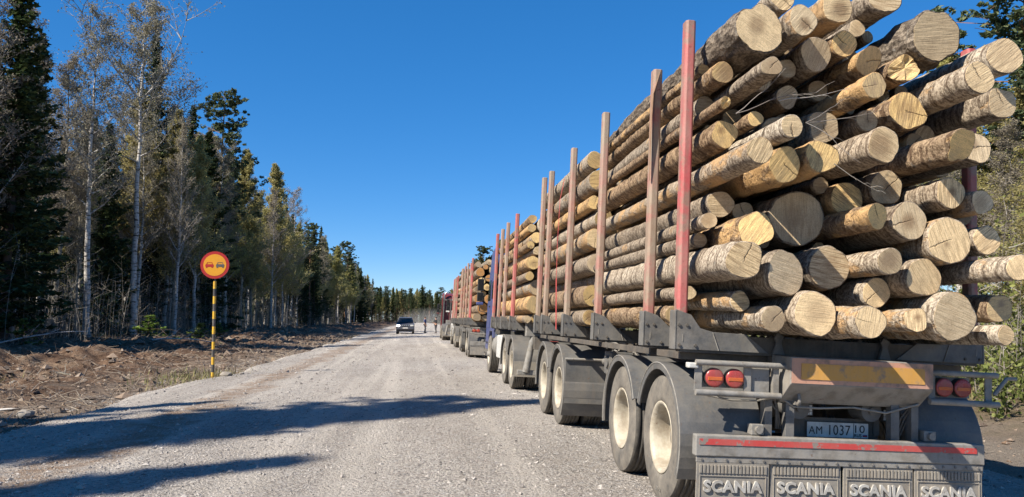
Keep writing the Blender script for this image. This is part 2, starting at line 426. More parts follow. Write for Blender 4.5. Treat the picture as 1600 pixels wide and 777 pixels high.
def road_mat():
    t = NT('gravel_road'); o = t.tc.outputs['Object']
    n1 = t.noise(t.map(o, (1.0, 0.28, 1)), 0.7, 7, 0.6); n2 = t.noise(o, 22, 6, 0.75); n3 = t.noise(o, 3.2, 6, 0.65)
    vo = t.voro(o, 34, 'Distance'); vc = t.voro(o, 34, 'Color'); vo2 = t.voro(o, 95, 'Distance')
    c = t.ramp(n1, [(0.36, (0.40, 0.358, 0.31)), (0.5, (0.49, 0.44, 0.385)), (0.64, (0.55, 0.50, 0.44))])
    c = t.mix(t.ramp(n2, [(0.38, 0.6), (0.56, 0.0)]), c, (0.17, 0.15, 0.135))
    c = t.mix(t.ramp(n3, [(0.52, 0.0), (0.72, 0.5)]), c, (0.255, 0.205, 0.165))
    sp = t.node('ShaderNodeSeparateColor'); t.l.new(vc, sp.inputs[0])
    c = t.mix(t.ramp(sp.outputs[0], [(0.70, 0.0), (0.95, 0.6)]), c, (0.46, 0.44, 0.42))
    c = t.mix(t.ramp(sp.outputs[1], [(0.74, 0.0), (0.96, 0.6)]), c, (0.10, 0.093, 0.09))
    trk = t.ramp(t.noise(t.map(o, (1.5, 0.03, 1)), 1.0, 4, 0.55), [(0.50, 0.0), (0.66, 0.55)])
    c = t.mix(trk, c, (0.60, 0.545, 0.475))
    # brown strip of clay along the left shoulder
    sep = t.node('ShaderNodeSeparateXYZ'); t.l.new(o, sep.inputs[0])
    w = t.math('ADD', sep.outputs[0], t.math('MULTIPLY', t.math('SUBTRACT', t.noise(o, 0.5, 5), 0.5), 1.7))
    bx = t.math('ABSOLUTE', t.math('ADD', w, 3.75))
    c = t.mix(t.math('MULTIPLY', t.ramp(bx, [(0.22, 1.0), (0.62, 0.0)]), t.ramp(n3, [(0.35, 0.15), (0.6, 0.8)])), c, (0.25, 0.165, 0.105))
    t.col(c); t.rough(0.95); t.b.inputs['Specular IOR Level'].default_value = 0.1
    h = t.math('ADD', t.math('MULTIPLY', vo, -0.7), t.math('ADD', t.math('MULTIPLY', n2, 1.4), t.math('MULTIPLY', vo2, -0.35)))
    t.bump(h, 1.0, 0.035)
    return t.mat
M['road'] = road_mat()
def stone_mat(name, stops):
    t = NT(name); g = t.node('ShaderNodeNewGeometry')
    c = t.ramp(g.outputs['Random Per Island'], stops)
    c = t.mix(t.ramp(t.noise(t.tc.outputs['Object'], 40, 4), [(0.4, 0.0), (0.7, 0.5)]), c, (0.33, 0.30, 0.26))
    t.col(c); t.rough(0.9); t.b.inputs['Specular IOR Level'].default_value = 0.2
    return t.mat
M['stone'] = stone_mat('gravel_stone', [(0.0, (0.12, 0.11, 0.105)), (0.35, (0.28, 0.255, 0.23)), (0.7, (0.38, 0.345, 0.31)), (1.0, (0.43, 0.395, 0.36))])
M['clod'] = stone_mat('soil_clod', [(0.0, (0.05, 0.032, 0.022)), (0.5, (0.13, 0.08, 0.05)), (0.85, (0.20, 0.14, 0.095)), (1.0, (0.25, 0.20, 0.155))])
M['rock'] = paint('roadside_rock', (0.24, 0.215, 0.185), (0.15, 0.13, 0.11), 6, 0.9, 0.3, bump=0.6)
M['debris'] = stone_mat('dry_wood_debris', [(0.0, (0.10, 0.07, 0.05)), (0.5, (0.22, 0.16, 0.11)), (1.0, (0.42, 0.36, 0.28))])
def leafy(name, stops, rnd_amt=0.35, transl=0.0, rough=0.8):
    t = NT(name); g = t.node('ShaderNodeNewGeometry'); inf = t.node('ShaderNodeObjectInfo')
    c = t.ramp(g.outputs['Random Per Island'], stops)
    hs = t.node('ShaderNodeHueSaturation'); t.l.new(c, hs.inputs['Color'])
    t.set(hs.inputs['Value'], t.math('ADD', t.math('MULTIPLY', inf.outputs['Random'], rnd_amt), 1.0 - rnd_amt/2))
    t.set(hs.inputs['Hue'], t.math('ADD', t.math('MULTIPLY', t.math('FRACT', t.math('MULTIPLY', inf.outputs['Random'], 9.1)), 0.03), 0.485))
    t.col(hs.outputs[0]); t.rough(rough); t.b.inputs['Specular IOR Level'].default_value = 0.2
    if transl:
        tr = t.node('ShaderNodeBsdfTranslucent'); t.l.new(hs.outputs[0], tr.inputs[0])
        mx = t.node('ShaderNodeMixShader'); mx.inputs[0].default_value = transl
        out = t.n['Material Output']
        t.l.new(t.b.outputs[0], mx.inputs[1]); t.l.new(tr.outputs[0], mx.inputs[2]); t.l.new(mx.outputs[0], out.inputs['Surface'])
    return t.mat
M['spruce'] = leafy('spruce_needles', [(0.0, (0.022, 0.038, 0.018)), (0.5, (0.050, 0.074, 0.028)), (1.0, (0.10, 0.12, 0.045))], transl=0.25)
M['pine'] = leafy('pine_needles', [(0.0, (0.04, 0.062, 0.032)), (0.5, (0.085, 0.112, 0.052)), (1.0, (0.15, 0.17, 0.08))], transl=0.25)
M['young'] = leafy('young_spruce_needles', [(0.0, (0.07, 0.11, 0.02)), (0.5, (0.14, 0.20, 0.035)), (1.0, (0.22, 0.27, 0.06))], transl=0.25)
M['bud'] = leafy('birch_buds', [(0.0, (0.15, 0.13, 0.10)), (0.5, (0.26, 0.225, 0.16)), (1.0, (0.37, 0.33, 0.23))], transl=0.4)
M['newleaf'] = leafy('yellow_green_new_leaves', [(0.0, (0.22, 0.20, 0.085)), (0.5, (0.39, 0.36, 0.14)), (1.0, (0.55, 0.50, 0.21))], transl=0.6)
M['shrub'] = leafy('shrub_leaves', [(0.0, (0.075, 0.09, 0.022)), (0.5, (0.15, 0.17, 0.045)), (1.0, (0.26, 0.27, 0.09))], transl=0.3)
M['drygrass'] = leafy('dry_grass', [(0.0, (0.16, 0.13, 0.06)), (0.5, (0.30, 0.25, 0.13)), (1.0, (0.20, 0.22, 0.07))], transl=0.2)
M['twig'] = leafy('bare_twigs', [(0.0, (0.15, 0.13, 0.112)), (0.5, (0.26, 0.23, 0.20)), (1.0, (0.40, 0.36, 0.315))], rough=0.9)
def trunk_mat(name, pale, dark, sc, thr):
    t = NT(name); o = t.tc.outputs['Object']
    k = t.ramp(t.noise(t.map(o, sc), 1.0, 6, 0.65), [(thr[0], 0.0), (thr[1], 1.0)])
    c = t.mix(k, pale, dark)
    sep = t.node('ShaderNodeSeparateXYZ'); t.l.new(o, sep.inputs[0])
    t.col(c); t.rough(0.9); t.b.inputs['Specular IOR Level'].default_value = 0.15
    t.bump(t.noise(o, 30, 5), 0.6, 0.02)
    return t.mat
M['tr_birch'] = trunk_mat('birch_trunk', (0.50, 0.47, 0.43), (0.09, 0.075, 0.065), (2.5, 2.5, 9), (0.50, 0.62))
M['tr_aspen'] = trunk_mat('aspen_trunk', (0.27, 0.25, 0.20), (0.11, 0.095, 0.075), (3, 3, 5), (0.45, 0.65))
M['tr_spruce'] = trunk_mat('spruce_trunk', (0.11, 0.085, 0.07), (0.05, 0.04, 0.033), (6, 6, 2), (0.4, 0.65))
M['tr_pine'] = trunk_mat('pine_trunk', (0.25, 0.14, 0.08), (0.11, 0.075, 0.055), (5, 5, 2), (0.4, 0.65))
# ------------------------------------------------------------------ terrain
def road_z(x, y):
    x = np.asarray(x, float); y = np.asarray(y, float)
    z = -0.0524*np.maximum(0, x - 2.0) - 0.018*np.maximum(0, -x - 1.5)
    z = z + 0.018*fbm(x*0.5, y*0.22, 3, 5) + 0.012*fbm(x*2.4, y*1.1, 3, 9)
    z = z + 0.012*vnoise(x*1.3, y*0.05, 31)                    # wheel ruts
    return z
def edge_l(y): return -5.35 + 1.1*fbm(np.asarray(y)*0.16, 0*np.asarray(y), 3, 11)
def edge_r(y): return 6.3 + 0.6*fbm(np.asarray(y)*0.16, 0*np.asarray(y)+7, 3, 12)
def land_z(x, y):
    x = np.asarray(x, float); y = np.asarray(y, float)
    base = -0.0524*np.clip(x - 2.0, 0, 5) - 0.018*np.clip(-x - 1.5, 0, 5)
    tl = sstep(-5.2, -8.5, x); tl2 = sstep(-6.5, -11, x)
    heap = fbm(x*0.42, y*0.20, 4, 3) + 0.12
    z = base - 0.13*(1 - tl)
    z = z + tl*(0.02 + 0.05*fbm(x*3.1, y*2.3, 3, 23)) + tl2*(0.12 + 0.75*np.maximum(heap, -0.15)*0.75 + 0.30*fbm(x*1.5, y*1.2, 4, 8) + 0.17*fbm(x*4.5, y*3.6, 3, 15))
    z = z + 0.45*sstep(-15, -24, x) + 0.10*tl2*np.sin(x*1.9 + 2.5*fbm(x*0.2, y*0.1, 2, 4))
    tr = sstep(5.8, 7.6, x)
    z = z + tr*(-0.10 + 0.10*fbm(x*0.9, y*0.9, 4, 13) + 0.04*fbm(x*4, y*4, 2, 14)) + 0.65*sstep(8, 15, x) + 0.3*sstep(15, 26, x)
    return z
def ground_at(x, y):
    x_, y_ = float(x), float(y)
    a = float(land_z(x_, y_))
    if -5.6 < x_ < 6.4: a = max(a, float(road_z(x_, y_)))
    return a

def axis(segs):
    out = [segs[0][0]]
    for a, b, st in segs:
        n = max(1, int(round((b - a) / st))); out += list(np.linspace(a, b, n + 1)[1:])
    return np.array(out)
def geo(a, b, s0, k):
    out, s = [a], s0
    while out[-1] < b: out.append(out[-1] + s); s *= k
    return np.array(out[1:])
def sheet(name, xs, ys, zf, mat):
    X, Y = np.meshgrid(xs, ys); Z = zf(X, Y)
    V = np.stack([X, Y, Z], -1).reshape(-1, 3)
    nx, ny = len(xs), len(ys)
    i = np.arange(nx - 1)[None, :] + nx*np.arange(ny - 1)[:, None]
    F = np.stack([i, i + 1, i + nx + 1, i + nx], -1).reshape(-1, 4)
    return link_mesh(name, np_mesh(name, V, F, mat, smooth=True))
gx = np.concatenate([-geo(30, 2500, 1.5, 1.25)[::-1], axis([(-30, -22, 0.4), (-22, -4.4, 0.11), (-4.4, 5.4, 0.7), (5.4, 13, 0.16), (13, 30, 0.6)]), geo(30, 2500, 1.5, 1.25)])
gy = np.concatenate([-geo(12, 300, 1.5, 1.3)[::-1], axis([(-12, 5, 0.6), (5, 26, 0.11), (26, 45, 0.2)]), geo(45, 3000, 0.25, 1.035)])
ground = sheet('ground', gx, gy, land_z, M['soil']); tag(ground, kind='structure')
def rz(X, Y):
    z = road_z(X, Y)
    el, er = edge_l(Y), edge_r(Y)
    z = z - 0.35*sstep(0.0, 1.1, el - X) - 0.35*sstep(0.0, 0.9, X - er)
    return z
rx = axis([(-7.4, -2, 0.09), (-2, 2.5, 0.12), (2.5, 7.4, 0.16)])
ry = np.concatenate([axis([(-40, 4, 1.2), (4, 20, 0.09), (20, 40, 0.2)]), geo(40, 420, 0.25, 1.03)])
road = sheet('road', rx, ry, rz, M['road']); tag(road, kind='structure')

# ---- scattered stones, clods, debris: nobody could count them
def scatter_octa(name, P, S, mat, flat=0.7, seed=1):
    g = np.random.default_rng(seed); n = len(P)
    base = np.array([(1,0,0),(0,1,0),(-1,0,0),(0,-1,0),(0,0,1),(0,0,-1)], float)
    V = base[None]*g.uniform(0.65, 1.25, (n, 6, 1))*S[:, None, None]
    a = g.uniform(0, 6.28, n); el = g.uniform(0.6, 1.5, n)
    V[:, :, 0] *= el[:, None]; V[:, :, 2] *= flat
    V[:, :, :2] += g.normal(0, 0.22, (n, 6, 2))*S[:, None, None]
    c, s = np.cos(a)[:, None], np.sin(a)[:, None]
    x, y = V[:, :, 0]*c - V[:, :, 1]*s, V[:, :, 0]*s + V[:, :, 1]*c
    V[:, :, 0], V[:, :, 1] = x, y
    V += P[:, None, :]
    f = np.array([(0,1,4),(1,2,4),(2,3,4),(3,0,4),(1,0,5),(2,1,5),(3,2,5),(0,3,5)])
    F = (f[None] + 6*np.arange(n)[:, None, None]).reshape(-1, 3)
    return link_mesh(name, np_mesh(name, V.reshape(-1, 3), F, mat))
g0 = np.random.default_rng(11)
n = 70000
dd = 5.2 * (60/5.2)**g0.uniform(0, 1, n)**1.15
th = np.radians(g0.uniform(-31, 44, n))
px_, py_ = dd*np.sin(th + 0.0), dd*np.cos(th)
keep = (px_ > -6.8) & (px_ < 7.2) & (g0.uniform(0, 1, n) < np.where(px_ < -1.5, 1.0, 0.50) * (0.35 + 1.3*np.clip(0.5 + fbm(px_*0.6, py_*0.3, 3, 77), 0, 1)))
px_, py_, dd = px_[keep], py_[keep], dd[keep]
sz = np.clip(0.0062*np.exp(g0.normal(0, 0.5, len(px_))) * (0.75 + dd/16), 0.004, 0.05)
pz = np.maximum(rz(px_, py_), land_z(px_, py_)) + sz*0.18
gravel = scatter_octa('gravel', np.stack([px_, py_, pz], -1), sz, M['stone'], 0.7, 2)
tag(gravel, 'loose grey gravel stones strewn over the road and its shoulder', 'gravel', kind='stuff')
n = 15000
cx = g0.uniform(-20, -5.2, n); cy = 7 * (75/7)**g0.uniform(0, 1, n)
sz = np.clip(0.028*np.exp(g0.normal(0, 0.7, n)), 0.012, 0.16)*(0.7 + cy/60)
clods = scatter_octa('soil_clods', np.stack([cx, cy, land_z(cx, cy) + sz*0.15], -1), sz, M['clod'], 0.75, 3)
tag(clods, 'crumbled brown soil clods on the dug roadside strip', 'soil', kind='stuff')
n = 2200
cx = g0.uniform(6.4, 16, n); cy = g0.uniform(4, 30, n)
sz = np.clip(0.03*np.exp(g0.normal(0, 0.6, n)), 0.012, 0.12)
c2 = scatter_octa('dirt_clods', np.stack([cx, cy, land_z(cx, cy) + sz*0.15], -1), sz, M['clod'], 0.75, 4)
tag(c2, 'dry dirt lumps on the bank right of the rear trailer', 'soil', kind='stuff')

def sticks(name, P, D, Rr, mat):
    """many thin 3-sided sticks: P start, D vector"""
    P, D = np.asarray(P, float), np.asarray(D, float); n = len(P)
    up = np.where(np.abs(D[:, 2:3]) > 0.9*np.linalg.norm(D, axis=1)[:, None], np.array([[1., 0, 0]]), np.array([[0, 0, 1.]]))
    u = np.cross(D, up); u /= np.linalg.norm(u, axis=1)[:, None] + 1e-9
    w = np.cross(D, u); w /= np.linalg.norm(w, axis=1)[:, None] + 1e-9
    V = []
    for end, k in ((0.0, 1.0), (1.0, 0.35)):
        for a in (0, 2.094, 4.189):
            V.append(P + D*end + (u*math.cos(a) + w*math.sin(a))*(np.asarray(Rr)*k)[:, None])
    V = np.stack(V, 1).reshape(-1, 3)
    f = np.array([(0,1,4,3),(1,2,5,4),(2,0,3,5)])
    F = (f[None] + 6*np.arange(n)[:, None, None]).reshape(-1, 4)
    return np_mesh(name, V, F, mat)
n = 6500
sx = g0.uniform(-19, -5.6, n); sy = 8*(85/8)**g0.uniform(0, 1, n)
a = g0.uniform(0, 6.28, n); ln = g0.uniform(0.08, 0.55, n)*(0.8 + sy/60); el = g0.normal(0.12, 0.28, n)
D = np.stack([np.cos(a)*np.cos(el), np.sin(a)*np.cos(el), np.abs(np.sin(el))], -1)*ln[:, None]
o = link_mesh('twig_debris', sticks('twig_debris', np.stack([sx, sy, land_z(sx, sy) + 0.01], -1), D, g0.uniform(0.003, 0.009, n)*(0.8+sy/40), M['debris']))
tag(o, 'small broken twigs and roots littering the dug roadside soil', 'debris', kind='stuff')

def grass(name, pts, h, mat, label):
    n = len(pts); g = np.random.default_rng(5)
    a = g.uniform(0, 6.28, n); hh = h*g.uniform(0.4, 1.2, n); lean = g.uniform(0.1, 0.7, n)
    d = np.stack([np.cos(a), np.sin(a), 0*a], -1); s = np.stack([-np.sin(a), np.cos(a), 0*a], -1)
    w = 0.006 + 0.012*g.uniform(0, 1, n)
    P = np.asarray(pts)
    V = np.stack([P - s*w[:, None], P + s*w[:, None], P + d*(hh*lean)[:, None] + np.array([0, 0, 1.0])*hh[:, None]], 1).reshape(-1, 3)
    F = np.arange(3*n).reshape(-1, 3)
    o = link_mesh(name, np_mesh(name, V, F, mat)); tag(o, label, 'grass', kind='stuff'); return o
n = 26000
x = g0.uniform(9.3, 24, n); y = g0.uniform(6, 60, n); k = fbm(x*0.5, y*0.5, 3, 41) + 0.2*(x-11)/8 > -0.12
x, y = x[k], y[k]
grass('grass', np.stack([x, y, land_z(x, y)], -1), 0.38, M['drygrass'], 'dry yellow-green grass on the right roadside bank')
n = 9000
x = g0.uniform(-17, -5.6, n); y = 14*(80/14)**g0.uniform(0, 1, n); k = fbm(x*0.35, y*0.25, 3, 42) > 0.30
x, y = x[k], y[k]
xx = np.concatenate([x, g0.normal(-6.1, 0.6, 700)]); yy = np.concatenate([y, g0.normal(22.8, 1.6, 700)])
grass('dry_grass', np.stack([xx, yy, land_z(xx, yy)], -1), 0.22, M['drygrass'], 'thin dry grass tufts on the left soil strip around the sign')

# ------------------------------------------------------------------ trees: a few shapes of each kind, placed one by one
def tri_cloud(C, N, S, seed, aspect=1.6):
    """little leaf quads at C facing N-ish with size S"""
    g = np.random.default_rng(seed); n = len(C)
    u = g.normal(0, 1, (n, 3)); u -= N*(u*N).sum(1)[:, None]; u /= np.linalg.norm(u, axis=1)[:, None] + 1e-9
    w = np.cross(N, u)
    V = np.stack([C - u*S[:, None]*aspect, C - w*S[:, None], C + u*S[:, None]*aspect, C + w*S[:, None]], 1).reshape(-1, 3)
    return V, np.arange(4*n).reshape(-1, 4)

def trunk_mesh(name, h, r0, mat, bend=0.25, seed=0, top=0.12, n=9, stubs=0):
    g = random.Random(seed); mb = MB(); k = 14
    bx, by = g.uniform(-1, 1), g.uniform(-1, 1)
    ax = []
    for i in range(k + 1):
        t = i / k
        p = (bend*bx*math.sin(t*2.6) + 0.05*g.uniform(-1, 1)*h/20, bend*by*math.sin(t*3.1) + 0.05*g.uniform(-1, 1)*h/20, h*t - 0.25*(1 - t))
        ax.append(Vector(p) if i else Vector((0, 0, -0.3)))
    rad = [r0*(1.35 if i == 0 else 1.0)*((1 - i/k)**0.8*(1 - top) + top*0.4) for i in range(k + 1)]
    mb.tube(ax, rad, n)
    for s in range(stubs):
        t = g.uniform(0.12, 0.6); i = int(t*k); a = g.uniform(0, 6.28); L = g.uniform(0.4, 1.5)
        p = ax[i].lerp(ax[i+1], t*k - i)
        mb.tube([p, p + Vector((math.cos(a), math.sin(a), g.uniform(-0.35, 0.25)))*L*0.55, p + Vector((math.cos(a), math.sin(a), g.uniform(-0.6, 0.1)))*L], [0.018, 0.012, 0.006], 3, cap=False)
    return mb.mesh(name, mat), ax

def spruce(seed, h, rmax, mat, low=0.06, leaf=0.085, dense=1.0):
    g = np.random.default_rng(seed)
    tm, ax = trunk_mesh('spruce_trunk', h, 0.011*h + 0.03, M['tr_spruce'], 0.1, seed, stubs=14)
    C, Nn, S, BP, BD, BR = [], [], [], [], [], []
    z = low*h
    while z < h*0.985:
        t = z/h
        R = rmax*((1 - t)**0.82)*(0.75 + 0.5*g.uniform()) * (0.55 + 0.45*min(1, (t - low + 0.05)/0.18))
        nb = int(g.integers(4, 8))
        for b in range(nb):
            a = g.uniform(0, 6.28); L = R*g.uniform(0.45, 1.18)
            if L < 0.12: L = 0.12
            droop = -0.42 + 0.95*t + g.normal(0, 0.12)
            m = max(4, int(L*dense*26))
            s = g.uniform(0.05, 1, m)**0.75
            dirv = np.array([math.cos(a), math.sin(a), 0])
            side = np.array([-math.sin(a), math.cos(a), 0])
            w = (0.10 + 0.24*L*(1 - s*0.75)*g.uniform(0.5, 1.2))
            off = g.uniform(-1, 1, m)
            P = dirv*(s*L)[:, None] + side*(off*w)[:, None]
            P[:, 2] = z + s*L*droop + 0.22*L*(s**2)*1.0 - np.abs(off)*w*0.35 - g.uniform(0, 0.18, m)
            C.append(P); S.append(g.uniform(0.6, 1.35, m)*leaf)
            N = np.stack([g.normal(0, 0.55, m), g.normal(0, 0.55, m), np.ones(m)], -1); N /= np.linalg.norm(N, axis=1)[:, None]; Nn.append(N)
            BP.append((0, 0, z)); BD.append((dirv[0]*L*0.9, dirv[1]*L*0.9, L*0.9*droop + 0.15*L)); BR.append(0.008 + 0.006*L)
        z += g.uniform(0.16, 0.34)*(0.7 + 0.6*(1 - t))
    C, Nn, S = np.concatenate(C), np.concatenate(Nn), np.concatenate(S)
    V, F = tri_cloud(C, Nn, S, seed + 1, 1.9)
    me = np_mesh('spruce_crown', V, F, mat)
    # branch wood joined in as slot 1
    return tm, me

def branchy(seed, h, trunk_mat, first, spread, leaf_mat, leaf_n, leaf_s, fork=False, twig_r=0.011, up=0.75, nprim=26, shape=0.6):
    """leafless birch or aspen: trunk with limbs, branches, twigs and buds"""
    g = random.Random(seed); G = np.random.default_rng(seed)
    k = 16; ax = []
    bx, by = g.uniform(-1, 1)*0.35, g.uniform(-1, 1)*0.35
    for i in range(k + 1):
        t = i/k
        ax.append(Vector((bx*math.sin(t*3.0) + g.uniform(-.06, .06), by*math.sin(t*2.4) + g.uniform(-.06, .06), h*0.97*t)) if i else Vector((0, 0, -0.3)))
    r0 = 0.0085*h + 0.02
    rad = [max(0.014, r0*(1 - t/k)**0.85) * (1.3 if t == 0 else 1) for t in range(k + 1)]
    mt = MB(); mt.tube(ax, rad, 9)
    P, D, Rr = [], [], []
    C = []
    def grow(p, d, L, r, lvl):
        """a wavy limb of a few sticks; spawns children"""
        segs = 5 if lvl == 0 else (4 if lvl == 1 else 2)
        q = Vector(p); d = Vector(d).normalized()
        for s in range(segs):
            st = d*(L/segs)
            if lvl == 0: mt.tube([q, q + st], [max(0.008, r*(1 - s/segs)), max(0.007, r*(1 - (s+1)/segs))], 5, cap=False)
            else:
                P.append(tuple(q)); D.append(tuple(st*1.02)); Rr.append(max(twig_r*0.6, r*(1 - s/segs)))
            q = q + st
            d = (d + Vector((g.uniform(-.22, .22), g.uniform(-.22, .22), g.uniform(-.05, .22) if lvl < 2 else g.uniform(-.35, .2)))).normalized()
            if lvl < 2:
                for c in range((2 if lvl == 0 else 2) + (1 if s == segs - 1 else 0)):
                    a = g.uniform(0, 6.28); nd = (d*0.75 + Vector((math.cos(a), math.sin(a), g.uniform(-.3, .55)))*0.75).normalized()
                    grow(q, nd, L*g.uniform(0.28, 0.52), max(twig_r, r*0.42), lvl + 1)
            if lvl >= 1:
                for c in range(leaf_n):
                    C.append((q.x + g.gauss(0, .11), q.y + g.gauss(0, .11), q.z + g.gauss(0, .11)))
    for i in range(nprim):
        t = first + (0.97 - first)*(i + g.random())/nprim
        j = min(k - 1, int(t*k)); p = ax[j].lerp(ax[j+1], t*k - j)
        a = i*2.4 + g.uniform(-.5, .5)
        L = spread*h*(1.05 - t)**shape*g.uniform(0.55, 1.1)
        upk = up*g.uniform(0.7, 1.3)
        grow(p, (math.cos(a), math.sin(a), upk), L, r0*0.36*(1.1 - t) + 0.01, 0)
    if fork:
        for a in (0.4, 2.9, 4.9):
            grow(ax[int(k*0.72)], (math.cos(a)*0.8, math.sin(a)*0.8, 1.0), h*0.27, r0*0.45, 0)
    for s in range(18):        # dead thin side shoots low on the trunk
        t = g.uniform(0.1, first); j = int(t*k); p = ax[j].lerp(ax[j+1], t*k - j); a = g.uniform(0, 6.28); L = g.uniform(0.4, 1.6)
        P.append(tuple(p)); D.append((math.cos(a)*L, math.sin(a)*L, g.uniform(-.2, .5)*L)); Rr.append(0.010)
    tm = mt.mesh('trunk', trunk_mat)
    sm = sticks('crown', P, D, Rr, M['twig'])
    C = np.array(C); N = G.normal(0, 1, (len(C), 3)); N /= np.linalg.norm(N, axis=1)[:, None]
    V2, F2 = tri_cloud(C, N, G.uniform(0.6, 1.4, len(C))*leaf_s, seed + 3, 1.5)
    nv = len(sm.vertices); V1 = np.empty(nv*3, np.float32); sm.vertices.foreach_get('co', V1)
    nf = len(sm.polygons); L1 = np.empty(nf*4, np.int32); sm.loops.foreach_get('vertex_index', L1)
    me = np_mesh('crown', np.concatenate([V1.reshape(-1, 3), V2]), np.concatenate([L1.reshape(-1, 4), F2 + nv]), [M['twig'], leaf_mat], np.concatenate([np.zeros(nf, int), np.ones(len(F2), int)]))
    bpy.data.meshes.remove(sm)
    return tm, me

def pine(seed, h):
    g = np.random.default_rng(seed); r = random.Random(seed)
    tm, ax = trunk_mesh('pine_trunk', h, 0.010*h + 0.03, M['tr_pine'], 0.3, seed, stubs=10)
    C, Nn, S, P, D, Rr = [], [], [], [], [], []
    for b in range(84):
        t = 0.42 + 0.56*r.random()**0.8; a = r.uniform(0, 6.28)
        L = h*0.135*(1.12 - t)**0.45*r.uniform(0.5, 1.15)*1.35
        j = min(13, int(t*14)); p = ax[j].lerp(ax[j+1], t*14 - j)
        e = Vector((math.cos(a)*L, math.sin(a)*L, L*r.uniform(-0.05, 0.55)))
        P.append(tuple(p)); D.append(tuple(e)); Rr.append(0.02 + 0.006*L)
        for c in range(8):
            q = p + e*r.uniform(0.3, 1.08) + Vector((r.gauss(0, .12), r.gauss(0, .12), r.gauss(0, .1)))*L; m = 30; rr = r.uniform(0.12, 0.30)
            X = g.normal(0, 1, (m, 3)); X /= np.linalg.norm(X, axis=1)[:, None]
            X *= (g.uniform(0.25, 1, m)**0.5*rr)[:, None]; X[:, 2] *= 0.62
            C.append(X + np.array(q)); S.append(g.uniform(0.6, 1.3, m)*0.055)
            N = g.normal(0, 1, (m, 3)); N[:, 2] += 0.6; N /= np.linalg.norm(N, axis=1)[:, None]; Nn.append(N)
    V2, F2 = tri_cloud(np.concatenate(C), np.concatenate(Nn), np.concatenate(S), seed, 2.2)
    sm = sticks('crown', P, D, Rr, M['tr_pine'])
    nv = len(sm.vertices); V1 = np.empty(nv*3, np.float32); sm.vertices.foreach_get('co', V1)
    nf = len(sm.polygons); L1 = np.empty(nf*4, np.int32); sm.loops.foreach_get('vertex_index', L1)
    me = np_mesh('crown', np.concatenate([V1.reshape(-1, 3), V2]), np.concatenate([L1.reshape(-1, 4), F2 + nv]), [M['tr_pine'], M['pine']], np.concatenate([np.zeros(nf, int), np.ones(len(F2), int)]))
    bpy.data.meshes.remove(sm)
    return tm, me

H0 = 20.0
KINDS = {
    'spruce_tree': [spruce(101, H0, 3.1, M['spruce'], leaf=0.095), spruce(102, H0, 2.5, M['spruce'], 0.1, leaf=0.09), spruce(103, H0, 3.5, M['spruce'], 0.03, leaf=0.1)],
    'birch_tree': [branchy(201, H0, M['tr_birch'], 0.36, 0.20, M['bud'], 1, 0.034, nprim=34, twig_r=0.013), branchy(202, H0, M['tr_birch'], 0.28, 0.25, M['bud'], 1, 0.034, up=1.2, nprim=36, shape=0.95, twig_r=0.013), branchy(203, H0, M['tr_aspen'], 0.32, 0.19, M['bud'], 2, 0.034, up=1.0, nprim=34, twig_r=0.013)],
    'big_birch': [branchy(211, H0, M['tr_birch'], 0.50, 0.24, M['bud'], 2, 0.036, fork=True, up=0.65, nprim=24)],
    'leafing_birch': [branchy(221, H0, M['tr_aspen'], 0.20, 0.24, M['newleaf'], 3, 0.050, up=1.1, nprim=46, shape=1.0), branchy(222, H0, M['tr_birch'], 0.24, 0.25, M['newleaf'], 3, 0.048, up=1.2, nprim=44, shape=1.0)],
    'pine_tree': [pine(301, H0), pine(302, H0)],
    'young_spruce': [spruce(111, 2.0, 0.75, M['young'], 0.02, leaf=0.04, dense=2.4)],
}
BASEH = {'young_spruce': 2.0}
NTREE = [0]
def tree(kind, x, y, h, label, group=None, var=None, wide=1.0, rot=None):
    lst = KINDS[kind]; v = rnd.randrange(len(lst)) if var is None else var
    tm, cm = lst[v]
    name = {'big_birch': 'birch_tree', 'leafing_birch': 'birch_tree', 'young_spruce': 'young_spruce'}.get(kind, kind)
    root = empty(name, (x, y, ground_at(x, y) - 0.03), (0, 0, rnd.uniform(0, 6.28) if rot is None else rot))
    s = h / BASEH.get(kind, H0)
    root.scale = (s*wide, s*wide, s)
    tag(root, label, 'bush' if kind == 'young_spruce' else 'tree', group)
    link_mesh('trunk', tm, root); link_mesh('crown', cm, root)
    NTREE[0] += 1
    return root
CAMR = Vector((math.cos(R_(7)), -math.sin(R_(7)), 0))
def by_pixel(px, top, X):
    """ground spot on the line at X seen under picture column px; height that reaches picture row top"""
    ang = math.atan((px - 800)/1200) + R_(7.0)
    Y = X/math.tan(ang)
    depth = X*math.sin(R_(7)) + Y*math.cos(R_(7))
    ty = (388.5 - top)/1200
    el = math.tan(math.atan(ty) + R_(5.26)) if True else 0
    return Y, 1.5 + el*depth*1.0

